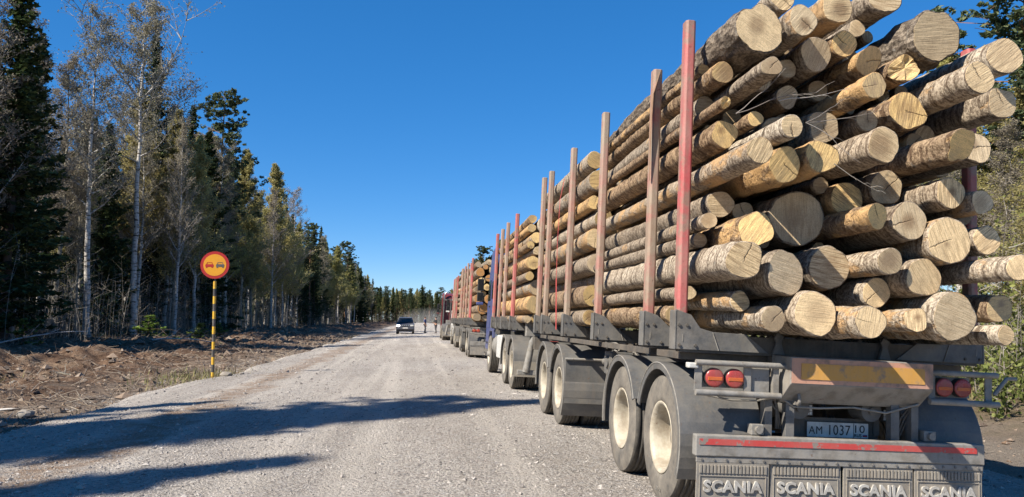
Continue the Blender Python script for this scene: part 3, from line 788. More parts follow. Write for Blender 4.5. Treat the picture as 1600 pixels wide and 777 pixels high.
# named trees along the left edge of the wood
named = [
    ('spruce_tree', 8, -45, -19, 'tall dark spruce at the left end of the wood, top cut off by the picture', 0, 1.1),
    ('spruce_tree', 45, 45, -21, 'dark spruce with pointed top against the sky, second from the left end', 1, 1.15),
    ('birch_tree', 84, 95, -22.5, 'bare grey birch between the two dark spruces and the tall white birch', 2, 1.0),
    ('birch_tree', 140, 15, -20.5, 'slender bare birch with thin white trunk just left of the tallest birch', 0, 1.0),
    ('big_birch', 210, -6, -19.5, 'tallest bare birch with thick white trunk and wide forked crown', 0, 1.0),
    ('spruce_tree', 228, 58, -23, 'tall spruce right behind the tallest white birch', 1, 1.05),
    ('birch_tree', 275, 175, -18.5, 'thin leaning white birch between the tallest birch and the road sign', 1, 0.8),
    ('spruce_tree', 292, 165, -22, 'narrow dark spruce right of the tallest birch, left of the pine', 1, 1.0),
    ('pine_tree', 341, 146, -20.5, 'pine with tufted branches rising above the road sign', 0, 1.0),
    ('spruce_tree', 318, 205, -20, 'dark bulky spruce directly behind the road sign', 2, 1.05),
    ('leafing_birch', 378, 228, -20, 'yellow-green birch with pointed top just right of the road sign', 0, 1.0),
    ('leafing_birch', 425, 252, -20, 'pale leafing birch, second yellow-green top right of the sign', 1, 1.0),
    ('birch_tree', 455, 290, -20.5, 'bare birch with fine grey crown right of the two yellow-green birches', 0, 1.0),
    ('spruce_tree', 500, 352, -21, 'lone dark spruce top sticking out above the far birches', 1, 0.9),
    ('pine_tree', 541, 378, -19.5, 'pine with flat tufted crown near the far end of the left wood', 1, 1.0),
    ('leafing_birch', 574, 428, -20, 'pale tall birch at the far end of the left wood', 1, 1.0),
]
# sunlit clearings: no tree may shade the young spruces at the wood edge
LIT = [(-15.0, 45.9), (-15.2, 49.0), (-13.5, 51.0), (-13.7, 55.0), (-9.0, 31.0)]
def shades(x, y, h):
    L = h/math.tan(SUN_EL); c, s = math.cos(SUN_AZ), math.sin(SUN_AZ)
    for a, b in LIT:
        t = (a - x)*c + (b - y)*s; w = abs(-(a - x)*s + (b - y)*c)
        if 0 < t < L and w < 1.0 + 2.4*(1 - t/L)*h/18: return True
    return False
spots = []
for kind, px, top, X, lab, var, wide in named:
    Y, h = by_pixel(px, top, X)
    tree(kind, X, Y, h, lab, None, var, wide); spots.append((X, Y))
def free(x, y, d):
    return all((x - a)**2 + (y - b)**2 > d*d for a, b in spots)
# front of the left wood
def front_row():
    y = 27.0
    while y < 330:
        step = 1.0 if y < 80 else (1.3 if y < 160 else 2.2)
        y += step*rnd.uniform(0.7, 1.3)
        x = -rnd.uniform(18.8, 25.5)
        if not free(x, y, 1.0): continue
        spots.append((x, y))
        col = 653 + 1200*x/y
        lim = 1.5 + abs(x)*(0.92 if col > 330 else 0.88)
        u = rnd.random()
        if y < 62:
            kind = 'spruce_tree' if u < 0.36 else ('birch_tree' if u < 0.80 else 'leafing_birch'); h = rnd.uniform(10, 16.5)
            if kind == 'birch_tree': h = rnd.uniform(12, 18)
        elif y < 125:
            kind = 'leafing_birch' if u < 0.42 else ('birch_tree' if u < 0.72 else 'spruce_tree'); h = rnd.uniform(15, 21.5)
            if kind == 'spruce_tree': h *= 0.7
        else:
            kind = 'leafing_birch' if u < 0.36 else ('birch_tree' if u < 0.6 else ('pine_tree' if u < 0.72 else 'spruce_tree')); h = rnd.uniform(14.5, 21)
        h = min(h, lim)
        if shades(x, y, h): continue
        what = {'spruce_tree': 'dark spruce', 'birch_tree': 'bare grey birch', 'leafing_birch': 'yellow-green leafing birch', 'pine_tree': 'pine'}[kind]
        s_ = 'es' if 'birch' in what else 's'
        where = 'in the shaded near part of the left wood' if y < 62 else ('in the birch stretch of the left wood beyond the sign' if y < 125 else 'in the far stretch of the left wood')
        tree(kind, x, y, h, what + ' ' + where, what + s_ + ' ' + where)
front_row()
# depth of the left wood
for i in range(330):
    y = 26 + 320*rnd.random()**1.6; x = -rnd.uniform(25, 46)
    if not free(x, y, 1.6): continue
    spots.append((x, y))
    u = rnd.random()
    kind = 'spruce_tree' if u < 0.66 else ('birch_tree' if u < 0.85 else 'pine_tree')
    h = rnd.uniform(13, 19) if y < 60 else rnd.uniform(14, 20)
    if shades(x, y, h): continue
    what = {'spruce_tree': 'dark spruce', 'birch_tree': 'bare birch', 'pine_tree': 'pine'}[kind]
    tree(kind, x, y, h, what + ' standing back in the shade of the left wood', what + 's deep in the left wood')
# trees left of the frame whose crowns shade the foreground
for tx, ty, kind, v, h, wd in ((2.9, 14.6, 'spruce_tree', 1, 23, 1.15), (1.0, 13.4, 'birch_tree', 1, 22, 0.9), (-0.75, 12.2, 'spruce_tree', 1, 21, 1.05), (-1.0, 8.8, 'spruce_tree', 1, 20.5, 1.1), (-3.6, 15.2, 'spruce_tree', 1, 18, 1.0), (-8.5, 17.5, 'spruce_tree', 2, 14, 0.8), (-2.2, 13.4, 'spruce_tree', 0, 20, 1.0), (-3.2, 10.6, 'pine_tree', 0, 19, 0.75), (-4.2, 11.8, 'spruce_tree', 1, 18, 1.2), (-4.6, 9.9, 'birch_tree', 1, 18.5, 0.9), (-5.2, 13.4, 'spruce_tree', 1, 16.5, 1.1), (0.9, 14.6, 'pine_tree', 1, 21, 0.6), (-9.5, 12.5, 'birch_tree', 2, 16, 0.7), (-10.5, 21.0, 'spruce_tree', 1, 12, 0.9), (-4.2, 10.6, 'birch_tree', 0, 18, 0.6)):
    k = h/math.tan(SUN_EL)
    tree(kind, tx - math.cos(SUN_AZ)*k, ty - math.sin(SUN_AZ)*k, h, {'spruce_tree': 'spruce', 'birch_tree': 'bare birch', 'leafing_birch': 'leafing birch', 'pine_tree': 'pine'}[kind] + ' beside the road left of the picture, throwing its shadow onto the gravel', 'trees left of the picture', v, wd)
# right side: trees behind the queue of trucks
for i in range(130):
    y = 24 + 330*rnd.random()
    x = (rnd.uniform(23, 40) if y < 60 else rnd.uniform(17.5, 34))
    if not free(x, y, 2.0): continue
    spots.append((x, y))
    u = rnd.random(); kind = 'pine_tree' if u < 0.42 else ('spruce_tree' if u < 0.65 else ('leafing_birch' if u < 0.85 else 'birch_tree'))
    what = {'spruce_tree': 'dark spruce', 'birch_tree': 'bare birch', 'leafing_birch': 'leafing birch', 'pine_tree': 'pine'}[kind]
    h = rnd.uniform(10, 13.5) if y < 60 else rnd.uniform(12, 17.5)
    tree(kind, x, y, h, what + ' in the wood right of the road, behind the log trucks', what + ('es' if 'birch' in what else 's') + ' right of the road')
tree('pine_tree', 23.9, 26.5, 18.0, 'dense pine at the right edge, rising beside the topmost logs', None, 0, 1.35)
tree('spruce_tree', 26.6, 29.5, 15.5, 'green conifer right below the dense pine at the right edge', None, 2, 1.1)
for i in range(26):
    y = rnd.uniform(15, 34); x = y*rnd.uniform(0.70, 1.02) + rnd.uniform(0, 4)
    if x < 13 or not free(x, y, 0.9): continue
    spots.append((x, y)); kd = 'leafing_birch' if rnd.random() < 0.7 else 'birch_tree'
    tree(kd, x, y, rnd.uniform(0.28, 0.40)*math.hypot(x, y)*0.9, ('young leafing birch' if kd[0] == 'l' else 'young bare birch') + ' among the shrubs right of the rear trailer', 'young birches right of the rear trailer', None, 1.25)
tree('pine_tree', 10.6, 122, 13.5, 'bushy pine above the second loaded trailer', None, 1, 1.2)
for i in range(34):
    y = rnd.uniform(85, 230); x = rnd.uniform(12.5, 19)
    if not free(x, y, 1.6): continue
    spots.append((x, y)); u = rnd.random(); kind = 'pine_tree' if u < 0.4 else ('spruce_tree' if u < 0.65 else 'leafing_birch')
    what = {'spruce_tree': 'dark spruce', 'leafing_birch': 'leafing birch', 'pine_tree': 'pine'}[kind]
    tree(kind, x, y, rnd.uniform(11.5, 15.5)*(0.85 + y/900), what + ' in the wood right of the road, behind the log trucks', what + ('es' if 'birch' in what else 's') + ' right of the road')
# wood across the far end of the road
for i in range(210):
    y = rnd.uniform(325, 450); x = rnd.gauss(-6, 20)
    if not free(x, y, 1.5): continue
    spots.append((x, y))
    u = rnd.random(); kind = 'pine_tree' if u < 0.42 else ('spruce_tree' if u < 0.75 else 'leafing_birch')
    what = {'spruce_tree': 'spruce', 'leafing_birch': 'birch', 'pine_tree': 'pine'}[kind]
    tree(kind, x, y, rnd.uniform(11, 17.5), 'distant ' + what + ' in the wood across the end of the road', 'distant ' + what + 's at the end of the road')
# young spruces in the sun at the edge of the wood
for px, X, h, w, lab in ((238, -15.0, 1.65, 2.1, 'bright green young spruce at the wood edge left of the sign'), (264, -15.2, 1.0, 2.1, 'low green spruce seedling just right of the larger young spruce'), (316, -13.5, 1.35, 2.0, 'bright green young spruce just left behind the sign pole'), (343, -13.7, 1.25, 2.0, 'bright green young spruce just right behind the sign pole'), (40, -17.0, 1.3, 1.6, 'dull green young spruce in the shade at the left edge')):
    Y, _ = by_pixel(px, 400, X); tree('young_spruce', X, Y, h, lab, None, 0, w)

# undergrowth: bare saplings and brush along both edges, one mass
def brush(name, n, xr, ypick, hr, seed, label, leafm=None, rr=(0.008, 0.02)):
    g = np.random.default_rng(seed); P, D, Rr, C = [], [], [], []
    for i in range(n):
        x = g.uniform(*xr); y = ypick(g); z = float(land_z(x, y)); h = g.uniform(*hr)*g.uniform(0.5, 1.0)
        l = g.normal(0, 0.10, 2)
        q = np.array([x, y, z - 0.05]); r = g.uniform(*rr); k = 3
        for s in range(k):
            st = np.array([l[0]*h/k, l[1]*h/k, h/k]); P.append(q); D.append(st*1.02); Rr.append(r*(1 - s/k*0.8)); q = q + st; l = l + g.normal(0, 0.10, 2)
            for c in range(3):
                a = g.uniform(0, 6.28); L = h*g.uniform(0.08, 0.26)
                b = q - st*g.uniform(0, 1); e = np.array([math.cos(a), math.sin(a), g.uniform(0.1, 1.1)])*L
                P.append(b); D.append(e); Rr.append(r*0.42)
                if leafm:
                    for _ in range(7): C.append(b + e*g.uniform(0.2, 1.1) + g.normal(0, 0.09, 3))
    sm = sticks(name, P, D, np.array(Rr), M['twig'])
    if leafm:
        C = np.array(C); N = g.normal(0, 1, (len(C), 3)); N /= np.linalg.norm(N, axis=1)[:, None]
        V2, F2 = tri_cloud(C, N, g.uniform(0.6, 1.4, len(C))*0.032, seed, 1.6)
        nv = len(sm.vertices); V1 = np.empty(nv*3, np.float32); sm.vertices.foreach_get('co', V1)
        nf = len(sm.polygons); L1 = np.empty(nf*4, np.int32); sm.loops.foreach_get('vertex_index', L1)
        sm = np_mesh(name, np.concatenate([V1.reshape(-1, 3), V2]), np.concatenate([L1.reshape(-1, 4), F2 + nv]), [M['twig'], leafm], np.concatenate([np.zeros(nf, int), np.ones(len(F2), int)]))
    o = link_mesh(name, sm); tag(o, label, 'undergrowth', kind='stuff'); return o
brush('undergrowth', 3200, (-27, -17.6), lambda g: 26 + 170*g.uniform()**1.7, (1.5, 7.5), 61, 'thin bare saplings crowding the edge of the left wood')
brush('far_undergrowth', 900, (-48, 34), lambda g: 318 + 60*g.uniform(), (2.0, 7.0), 64, 'brush under the distant trees across the end of the road', M['shrub'], (0.03, 0.06))
brush('shrubbery', 1500, (11.5, 24), lambda g: 8 + 60*g.uniform()**1.5, (1.5, 6.0), 62, 'sunlit yellow-green shrubs on the right bank', M['shrub'])
brush('low_brush', 420, (10.2, 15), lambda g: 8 + 40*g.uniform()**1.3, (0.4, 1.5), 63, 'low leafy brush along the right bank', M['shrub'])
# ------------------------------------------------------------------ lettering
def text_mesh(s, size, ext, mat, xs=1.0, offset=0.0, spacing=1.0, bevel=0.0, fit=None):
    cu = bpy.data.curves.new('lettering', 'FONT'); cu.body = s; cu.size = size; cu.extrude = ext; cu.offset = offset
    cu.align_x = 'CENTER'; cu.align_y = 'CENTER'; cu.space_character = spacing; cu.bevel_depth = bevel; cu.resolution_u = 3
    ob = bpy.data.objects.new('tmp', cu); COL.objects.link(ob)
    bpy.context.view_layer.update()
    me = bpy.data.meshes.new_from_object(ob.evaluated_get(bpy.context.evaluated_depsgraph_get()))
    bpy.data.objects.remove(ob); bpy.data.curves.remove(cu)
    co = np.array([v.co for v in me.vertices]); mn, mx = co.min(0), co.max(0)
    if fit: xs, ys = fit[0]/(mx[0] - mn[0]), fit[1]/(mx[1] - mn[1])
    else: ys = 1.0
    me.transform(Matrix.Translation((-(mn[0] + mx[0])/2, -(mn[1] + mx[1])/2, 0)))
    me.transform(Matrix.Diagonal((xs, ys, 1, 1)))
    me.materials.clear(); me.materials.append(mat)
    return me

# ------------------------------------------------------------------ wheels
WR = 0.52
def tyre_mesh(w=0.27, R=WR):
    mb = MB(); h = w/2
    prof = [(-h*0.86, 0.292), (-h*0.98, 0.31), (-h*1.0, 0.34), (-h*1.02, 0.40), (-h*1.0, 0.455), (-h*0.94, 0.487), (-h*0.90, R - 0.014)]
    mb.lathe(prof, 40)
    tread = [(-h*0.90, R - 0.014), (-h*0.80, R - 0.004)]
    for gx in (-0.48, -0.16, 0.16, 0.48):
        tread += [(h*(gx - 0.045), R), (h*(gx - 0.04), R - 0.016), (h*(gx + 0.04), R - 0.016), (h*(gx + 0.045), R)]
    tread += [(h*0.80, R - 0.004), (h*0.90, R - 0.014)]
    mb.lathe(tread, 40, 1)
    mb.lathe([(-x, r) for x, r in prof[::-1]], 40)
    return mb.mesh('tyre', [M['tyre'], M['tread']])
def rim_mesh(dish):
    """dish > 0: deep dished outer wheel; x negative is outwards"""
    mb = MB()
    prof = [(-0.118, 0.292), (-0.128, 0.300), (-0.132, 0.290), (-0.124, 0.272), (-0.095, 0.258), (-0.02, 0.250), (dish - 0.01, 0.243), (dish + 0.015, 0.205), (dish, 0.15), (dish - 0.008, 0.108)]
    mb.lathe(prof, 36)
    mb.lathe([(0.118, 0.292), (0.128, 0.300), (0.128, 0.26), (0.02, 0.247)], 36)
    return mb.mesh('rim', M['rim'])
def hub_mesh(dish):
    mb = MB()
    mb.lathe([(dish - 0.006, 0.11), (dish - 0.05, 0.104), (dish - 0.075, 0.075), (dish - 0.12, 0.07), (dish - 0.128, 0.045), (dish - 0.13, 0.0)], 20)
    for k in range(10):
        a = 2*math.pi*k/10
        mb.tube([(dish + 0.01, 0.168*math.cos(a), 0.168*math.sin(a)), (dish - 0.035, 0.168*math.cos(a), 0.168*math.sin(a))], 0.015, 6)
    return mb.mesh('hub', M['galv'])
TYRE, RIM_D, RIM_F, HUB_D, HUB_F = tyre_mesh(), rim_mesh(0.10), rim_mesh(-0.06), hub_mesh(0.10), hub_mesh(-0.06)
TYRE_CODE = text_mesh('295/80', 0.045, 0.0015, M['galv'])
def wheel(parent, x, y, side, front=False, inner=False, code=False):
    """side -1: left, outer face towards -x"""
    w = empty('wheel', (x, y, WR), (0, 0, 0 if side < 0 else math.pi), parent)
    link_mesh('tyre', TYRE, w, rot=(rnd.uniform(0, 6), 0, 0))
    link_mesh('rim', RIM_F if front else RIM_D, w)
    if not inner: link_mesh('hub', HUB_F if front else HUB_D, w)
    if code:
        link_mesh('lettering', TYRE_CODE, w, loc=(-0.1395, -0.02, -0.42), rot=(R_(90), 0, R_(-90)))
    return w

def fender(parent, x0, x1, y, R=0.60, a0=R_(2), a1=R_(178), mat=None, flare=True):
    """half-round mudguard over a wheel at y"""
    mb = MB(); n = 22
    for r0, r1 in ((R, R + 0.012),):
        vs, fs = [], []
        for k in range(n + 1):
            a = a0 + (a1 - a0)*k/n
            c, s = math.cos(a), math.sin(a)
            for xx, rr in ((x0, r0 - 0.05), (x0, r1), (x1, r1), (x1, r0 - 0.05), (x1 - 0.012, r0 - 0.05), (x1 - 0.012, r0), (x0 + 0.012, r0), (x0 + 0.012, r0 - 0.05)):
                vs.append((xx, y + rr*c*(1.0), WR + 0.02 + rr*s))
        for k in range(n):
            for j in range(8):
                j2 = (j + 1) % 8
                fs.append((k*8 + j, k*8 + j2, (k+1)*8 + j2, (k+1)*8 + j))
        fs.append(tuple(range(8))); fs.append(tuple(n*8 + j for j in range(7, -1, -1)))
        mb.add(vs, fs, 0, False)
    f = mb.build('fender', mat or M['plastic'], parent)
    # pale edge bead along the outer rim
    eb = MB(); xo = x0 if abs(x0) > abs(x1) else x1
    eb.tube([(xo, y + (R + 0.004)*math.cos(a0 + (a1-a0)*k/24), WR + 0.02 + (R + 0.004)*math.sin(a0 + (a1-a0)*k/24)) for k in range(25)], 0.007, 5)
    eb.build('edge_bead', M['galv'], f)
    return f

# ------------------------------------------------------------------ stakes with their foot brackets
def stake_set(parent, y, top, worn, z0=1.27, rear=False, xs=1.24):
    for sx in (-1, 1):
        mb = MB()
        hw, hd = 0.043, 0.048
        poly = [(-hw, -hd*0.6), (-hw*0.6, -hd), (hw*0.6, -hd), (hw, -hd*0.6), (hw, hd), (-hw, hd)]
        mb.prism([(sx*xs + p[0], y + p[1]) for p in poly], 'z', z0 + 0.24, top)
        st = mb.build('stake', M['stake_old'] if worn else M['stake'], parent, bevel=0.006)
        st.color = (1, 1, 1, 1)
        g = MB(); o_ = sx*(xs + 0.062); i_ = sx
        out = [(o_, z0), (o_, z0 + 0.31), (i_*(xs - 0.065), z0 + 0.27)]
        if rear: out += [(i_*(xs - 0.14), z0 + 0.17), (i_*(xs - 0.24), z0 + 0.145), (i_*(xs - 0.52), z0 + 0.14), (i_*(xs - 0.70), z0)]
        else: out += [(i_*(xs - 0.20), z0 + 0.15), (i_*(xs - 0.36), z0 + 0.05), (i_*(xs - 0.42), z0)]
        g.prism(out, 'y', y - 0.062, y - 0.05)
        g.prism(out, 'y', y + 0.05, y + 0.062)
        g.bx(o_ - 0.006*i_, o_ + 0.006*i_, y - 0.066, y + 0.066, z0 - 0.002, z0 + 0.30)
        br = g.build('stake_bracket', M['steel'], parent, bevel=0.003)
        bt = MB()
        for bz_, bxx in ((0.035, 0.03), (0.035, -0.10), (0.19, 0.035), (0.19, -0.03)):
            bt.tube([(sx*(xs + bxx), y - 0.060, z0 + bz_), (sx*(xs + bxx), y - 0.074, z0 + bz_)], 0.012, 6)
        bt.build('bolt_heads', M['steel_dark'], br)['kind'] = 'stuff'
        w = MB(); w.tube([(i_*(xs - 0.24), y - 0.066, z0 + 0.14), (i_*(xs - 0.29), y - 0.067, z0 + 0.004)], 0.005, 5)
        w.bx(sx*xs - 0.003, sx*xs + 0.003, y - 0.0655, y - 0.06, z0 + 0.06, z0 + 0.12)
        w.build('weld_seam', M['galv'], br)
    cb = MB(); cb.bx(-xs - 0.02, xs + 0.02, y - 0.045, y + 0.045, z0 - 0.02, z0 + 0.125)
    for k in range(9):
        x = -xs + 0.25 + k*(2*xs - 0.5)/8
        cb.prism([(x - 0.03, z0 + 0.124), (x + 0.03, z0 + 0.124), (x, z0 + 0.15)], 'y', y - 0.03, y + 0.03)
    cb.build('bunk_beam', M['steel_dark'], parent, bevel=0.004)

# ------------------------------------------------------------------ trailer
def make_trailer(loc, roll, label, detail=True):
    t = empty('log_trailer', loc, (0, roll, 0)); tag(t, label, 'trailer', 'log trailers in the queue')
    # y: 0 at the rear flap bar
    stakes = [(0.27, 3.93, False), (1.12, 3.80, True), (3.08, 3.93, True), (4.93, 3.92, True), (6.75, 3.94, True), (7.50, 3.97, True)]
    for i, (y, top, worn) in enumerate(stakes): stake_set(t, y, top, worn, rear=(i == 0))
    fr = MB()
    for sx in (-1, 1):
        fr.bx(sx*0.43 - 0.05, sx*0.43 + 0.05, 0.12, 8.0, 0.98, 1.247)
    for y in (0.5, 1.9, 3.3, 4.2, 5.6, 7.9): fr.bx(-0.38, 0.38, y - 0.05, y + 0.05, 1.02, 1.2)
    fr.build('chassis_frame', M['steel_dark'], t, bevel=0.004)
    sb = MB(); sb.bx(-1.21, 1.21, 0.35, 0.95, 1.19, 1.245); sb.bx(-1.19, -1.13, 1.2, 7.6, 1.19, 1.245); sb.bx(1.13, 1.19, 1.2, 7.6, 1.19, 1.245)
    sb.build('deck_rail', M['steel_dark'], t, bevel=0.003)
    # axles, wheels, mudguards
    for y in (0.76, 2.02, 5.48, 6.78):
        ax = MB(); ax.tube([(-0.9, y, WR), (0.9, y, WR)], 0.07, 10)
        for sx in (-1, 1):
            ax.box((sx*0.45, y, 0.80), (0.12, 0.5, 0.12)); ax.bx(sx*0.45 - 0.06, sx*0.45 + 0.06, y - 0.09, y + 0.09, 0.5, 0.98)
        ax.build('axle', M['steel_dark'], t)
        for sx in (-1, 1):
            wheel(t, sx*1.085, y, sx, code=(y < 1 and sx < 0))
            wheel(t, sx*0.765, y, sx, inner=True)
    for sx in (-1, 1):
        a, b = (sx*1.255, sx*0.60)
        x0, x1 = min(a, b), max(a, b)
        fender(t, x0, x1, 0.76, 0.595, R_(20), R_(205))
        fender(t, x0, x1, 2.02, 0.595, R_(-12), R_(158))
        fender(t, x0, x1, 5.48, 0.595, R_(20), R_(216))
        fender(t, x0, x1, 6.78, 0.595, R_(-12), R_(158))
    for sx in (-1, 1):
        fl = MB(); fl.bx(min(sx*1.235, sx*0.6), max(sx*1.235, sx*0.6), 4.885, 4.897, 0.36, 0.95)
        fl.build('splash_panel', M['plastic'], t)
    fb = MB(); fb.tube([(-1.25, 4.86, 0.96), (-0.62, 4.86, 0.965)], 0.018, 8); fb.tube([(1.25, 4.86, 0.96), (0.62, 4.86, 0.965)], 0.018, 8)
    fb.build('fender_stay', M['galv'], t)
    # suspension air hoses, tanks and brackets between the bogies
    tk = MB(); tk.tube([(-0.62, 3.5, 0.86), (-0.62, 4.3, 0.86)], 0.15, 18); tk.tube([(0.62, 3.3, 0.86), (0.62, 4.3, 0.86)], 0.15, 18)
    tk.build('air_tank', M['steel'], t)
    hz_ = MB()
    for k in range(4):
        p = [(-0.9 + 0.06*k + 0.05*math.sin(s*1.7 + k), 2.75 + 0.17*s, 1.16 - 0.09*math.sin(s*0.8 + k*0.9)) for s in range(9)]
        hz_.tube(p, 0.012, 5)
    hz_.tube([(-1.0, 3.0, 1.02), (-0.98, 3.32, 1.10), (-1.0, 3.6, 1.0)], 0.05, 8)
    hz_.build('air_hose', M['galv'], t)
    bx_ = MB(); bx_.bx(-1.08, -0.72, 3.02, 3.34, 0.88, 1.14); bx_.tube([(-1.1, 3.18, 1.02), (-1.0, 3.18, 1.02)], 0.07, 12)
    bx_.build('valve_box', M['steel'], t, bevel=0.01)
    # turntable and drawbar at the front bogie
    tt = MB(); tt.tube([(0, 6.13, 0.93), (0, 6.13, 0.985)], 0.55, 30)
    tt.build('turntable', M['steel_dark'], t)
    db = MB()
    for sx in (-1, 1): db.tube([(sx*0.45, 6.9, 0.86), (sx*0.1, 8.6, 0.72), (0, 9.6, 0.72)], [0.06, 0.055, 0.05], 8)
    db.build('drawbar', M['steel_dark'], t)
    # rear end --------------------------------------------------------
    bar = MB(); bar.bx(-1.20, 1.12, -0.03, 0.05, 0.50, 0.655)
    bo = bar.build('bumper_bar', M['galv'], t, bevel=0.008)
    tape = MB(); tape.bx(-1.175, 1.05, -0.036, -0.032, 0.585, 0.628)
    if detail: tape.build('reflective_tape', M['bar_red'], bo)
    for sx in (-1, 1):
        s_ = MB(); s_.bx(sx*0.43 - 0.035, sx*0.43 + 0.035, 0.052, 0.12, 0.55, 1.1); s_.bx(sx*0.60 - 0.03, sx*0.60 + 0.03, 0.06, 0.14, 0.62, 1.1)
        s_.build('bar_bracket', M['steel'], t, bevel=0.003)
    clamp = MB(); clamp.bx(-1.19, 1.11, -0.020, -0.004, 0.455, 0.497)
    co = clamp.build('flap_clamp_strip', M['galv'], t, bevel=0.003)
    bl = MB()
    for k in range(24): bl.tube([(-1.15 + k*0.0965, -0.019, 0.476), (-1.15 + k*0.0965, -0.027, 0.476)], 0.009, 6)
    bl.build('bolt_row', M['steel'], co)['kind'] = 'stuff'
    if detail: LET = text_mesh('SCANIA', 0.165, 0.007, M['flap_letter'], 1.0, 0.006, 1.06, 0.001, (0.455, 0.088))
    for k in range(4):
        x0 = -1.185 + k*0.5775; x1 = x0 + 0.562
        f = MB()
        f.bx(x0, x1, -0.012, 0.002, 0.13, 0.454)
        if detail:
            for j in range(19):
                x = x0 + 0.03 + j*(x1 - x0 - 0.06)/18
                f.bx(x - 0.009, x + 0.009, -0.021, -0.011, 0.378, 0.440)
            for (a, b, c, d) in ((x0 + 0.022, x1 - 0.022, 0.355, 0.363), (x0 + 0.022, x1 - 0.022, 0.16, 0.168), (x0 + 0.022, x0 + 0.03, 0.168, 0.355), (x1 - 0.03, x1 - 0.022, 0.168, 0.355)):
                f.bx(a, b, -0.019, -0.011, c, d)
        fo = f.build('mud_flap', M['flap'], t, (0, 0, 0), (R_(rnd.uniform(-2, 1)), 0, 0), bevel=0.002)
        if detail:
            link_mesh('lettering', LET, fo, ((x0 + x1)/2, -0.018, 0.285), (R_(90), 0, 0))
    # lamp cages
    for sx, xa, xb, la, lb, dz in ((-1, -1.215, -0.50, -1.06, -0.90, 0.0), (1, 0.66, 1.24, 0.80, 0.955, 0.005)):
        c = MB()
        c.tube([(xa, -0.02, 1.185 + dz), (xb, -0.02, 1.185 + dz)], 0.022, 10)
        c.tube([(xa, -0.03, 0.965 + dz), (xb - (0.05 if sx < 0 else 0), -0.03, 0.96 + dz)], 0.024, 10)
        ends = (xa + 0.03, -0.80) if sx < 0 else (xb - 0.06, 0.70)
        for e in ends: c.bx(e - 0.028, e + 0.028, 0.0, 0.012, 0.975, 1.175)
        if sx < 0: c.bx(-0.78, -0.62, 0.02, 0.03, 0.98, 1.17); c.bx(-0.60, -0.555, -0.01, 0.03, 0.97, 1.18)
        else: c.tube([(xb - 0.03, -0.02, 1.04), (xb + 0.08, -0.02, 1.17), (xb + 0.16, -0.02, 1.17)], 0.016, 6)
        c.bx(min(la, lb) - 0.10, max(la, lb) + 0.10, 0.05, 0.06, 1.0, 1.16)
        c.build('lamp_cage', M['galv'], t)
        for lx in (la, lb):
            lm = MB()
            lm.tube([(lx, 0.05, 1.075 + dz), (lx, -0.005, 1.075 + dz)], 0.073, 24)
            lo = lm.build('tail_lamp', M['black'], t)
            le = MB()
            vs = []; n = 26
            for r, yy in ((0.072, -0.006), (0.069, -0.015), (0.055, -0.018), (0.03, -0.0195), (0.0, -0.020)):
                for k in range(n): vs.append((lx + r*math.cos(2*math.pi*k/n), yy, 1.075 + dz + r*math.sin(2*math.pi*k/n)))
            fs = [(i*n + k, i*n + (k+1) % n, (i+1)*n + (k+1) % n, (i+1)*n + k) for i in range(4) for k in range(n)]
            le.add(vs, fs, 0, True)
            le.build('lens', M['lamp_red'], lo)
            am = MB(); am.bx(lx - 0.056, lx + 0.056, -0.023, -0.014, 1.055 + dz, 1.082 + dz)
            am.build('amber_lens', M['lamp_amber'], lo, bevel=0.003)
    # box with amber reflector
    pb = MB()
    pb.prism([(-0.115, 1.262), (-0.115, 1.060), (0.075, 0.905), (0.20, 0.905), (0.20, 1.262)], 'x', -0.515, 0.632)
    po = pb.build('rear_box', M['galv'], t, bevel=0.006)
    q = MB(); q.bx(-0.508, 0.625, -0.1205, -0.1165, 1.068, 1.254); q.build('reflector_border', M['salmon'], po)
    q = MB(); q.bx(-0.435, 0.555, -0.1255, -0.1215, 1.100, 1.218); q.build('reflector_sheet', M['amber'], po)
    q = MB(); q.tube([(-0.40, -0.02, 0.98), (-0.40, -0.035, 0.93), (-0.40, 0.0, 0.90)], 0.014, 6); q.bx(-0.425, -0.375, -0.012, 0.03, 0.90, 0.93)
    q.build('latch', M['galv'], po)
    for x in (-0.47, 0.42):
        hk = MB(); hk.prism([(x - 0.05, 1.265), (x + 0.05, 1.265), (x + 0.022, 1.36), (x + 0.04, 1.41), (x - 0.01, 1.44), (x - 0.035, 1.40), (x - 0.02, 1.36)], 'y', 0.17, 0.2)
        hk.build('rope_hook', M['steel'], t, bevel=0.004)
    # number plate with lamps
    pl = MB(); pl.bx(-0.285, 0.42, 0.262, 0.272, 0.625, 0.785)
    pl.bx(-0.30, -0.255, 0.24, 0.262, 0.63, 0.78); pl.bx(0.37, 0.42, 0.24, 0.262, 0.66, 0.79)
    pl.build('plate_holder', M['steel_dark'], t, bevel=0.003)
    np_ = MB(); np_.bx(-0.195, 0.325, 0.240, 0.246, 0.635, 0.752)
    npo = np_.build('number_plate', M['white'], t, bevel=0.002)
    fm = MB(); fm.bx(-0.198, 0.328, 0.238, 0.241, 0.752, 0.757); fm.bx(-0.198, 0.328, 0.238, 0.241, 0.630, 0.635); fm.bx(-0.198, -0.193, 0.238, 0.241, 0.635, 0.752); fm.bx(0.323, 0.328, 0.238, 0.241, 0.635, 0.752)
    fm.bx(0.197, 0.201, 0.2378, 0.2400, 0.637, 0.750)
    fm.build('plate_border', M['black'], npo)
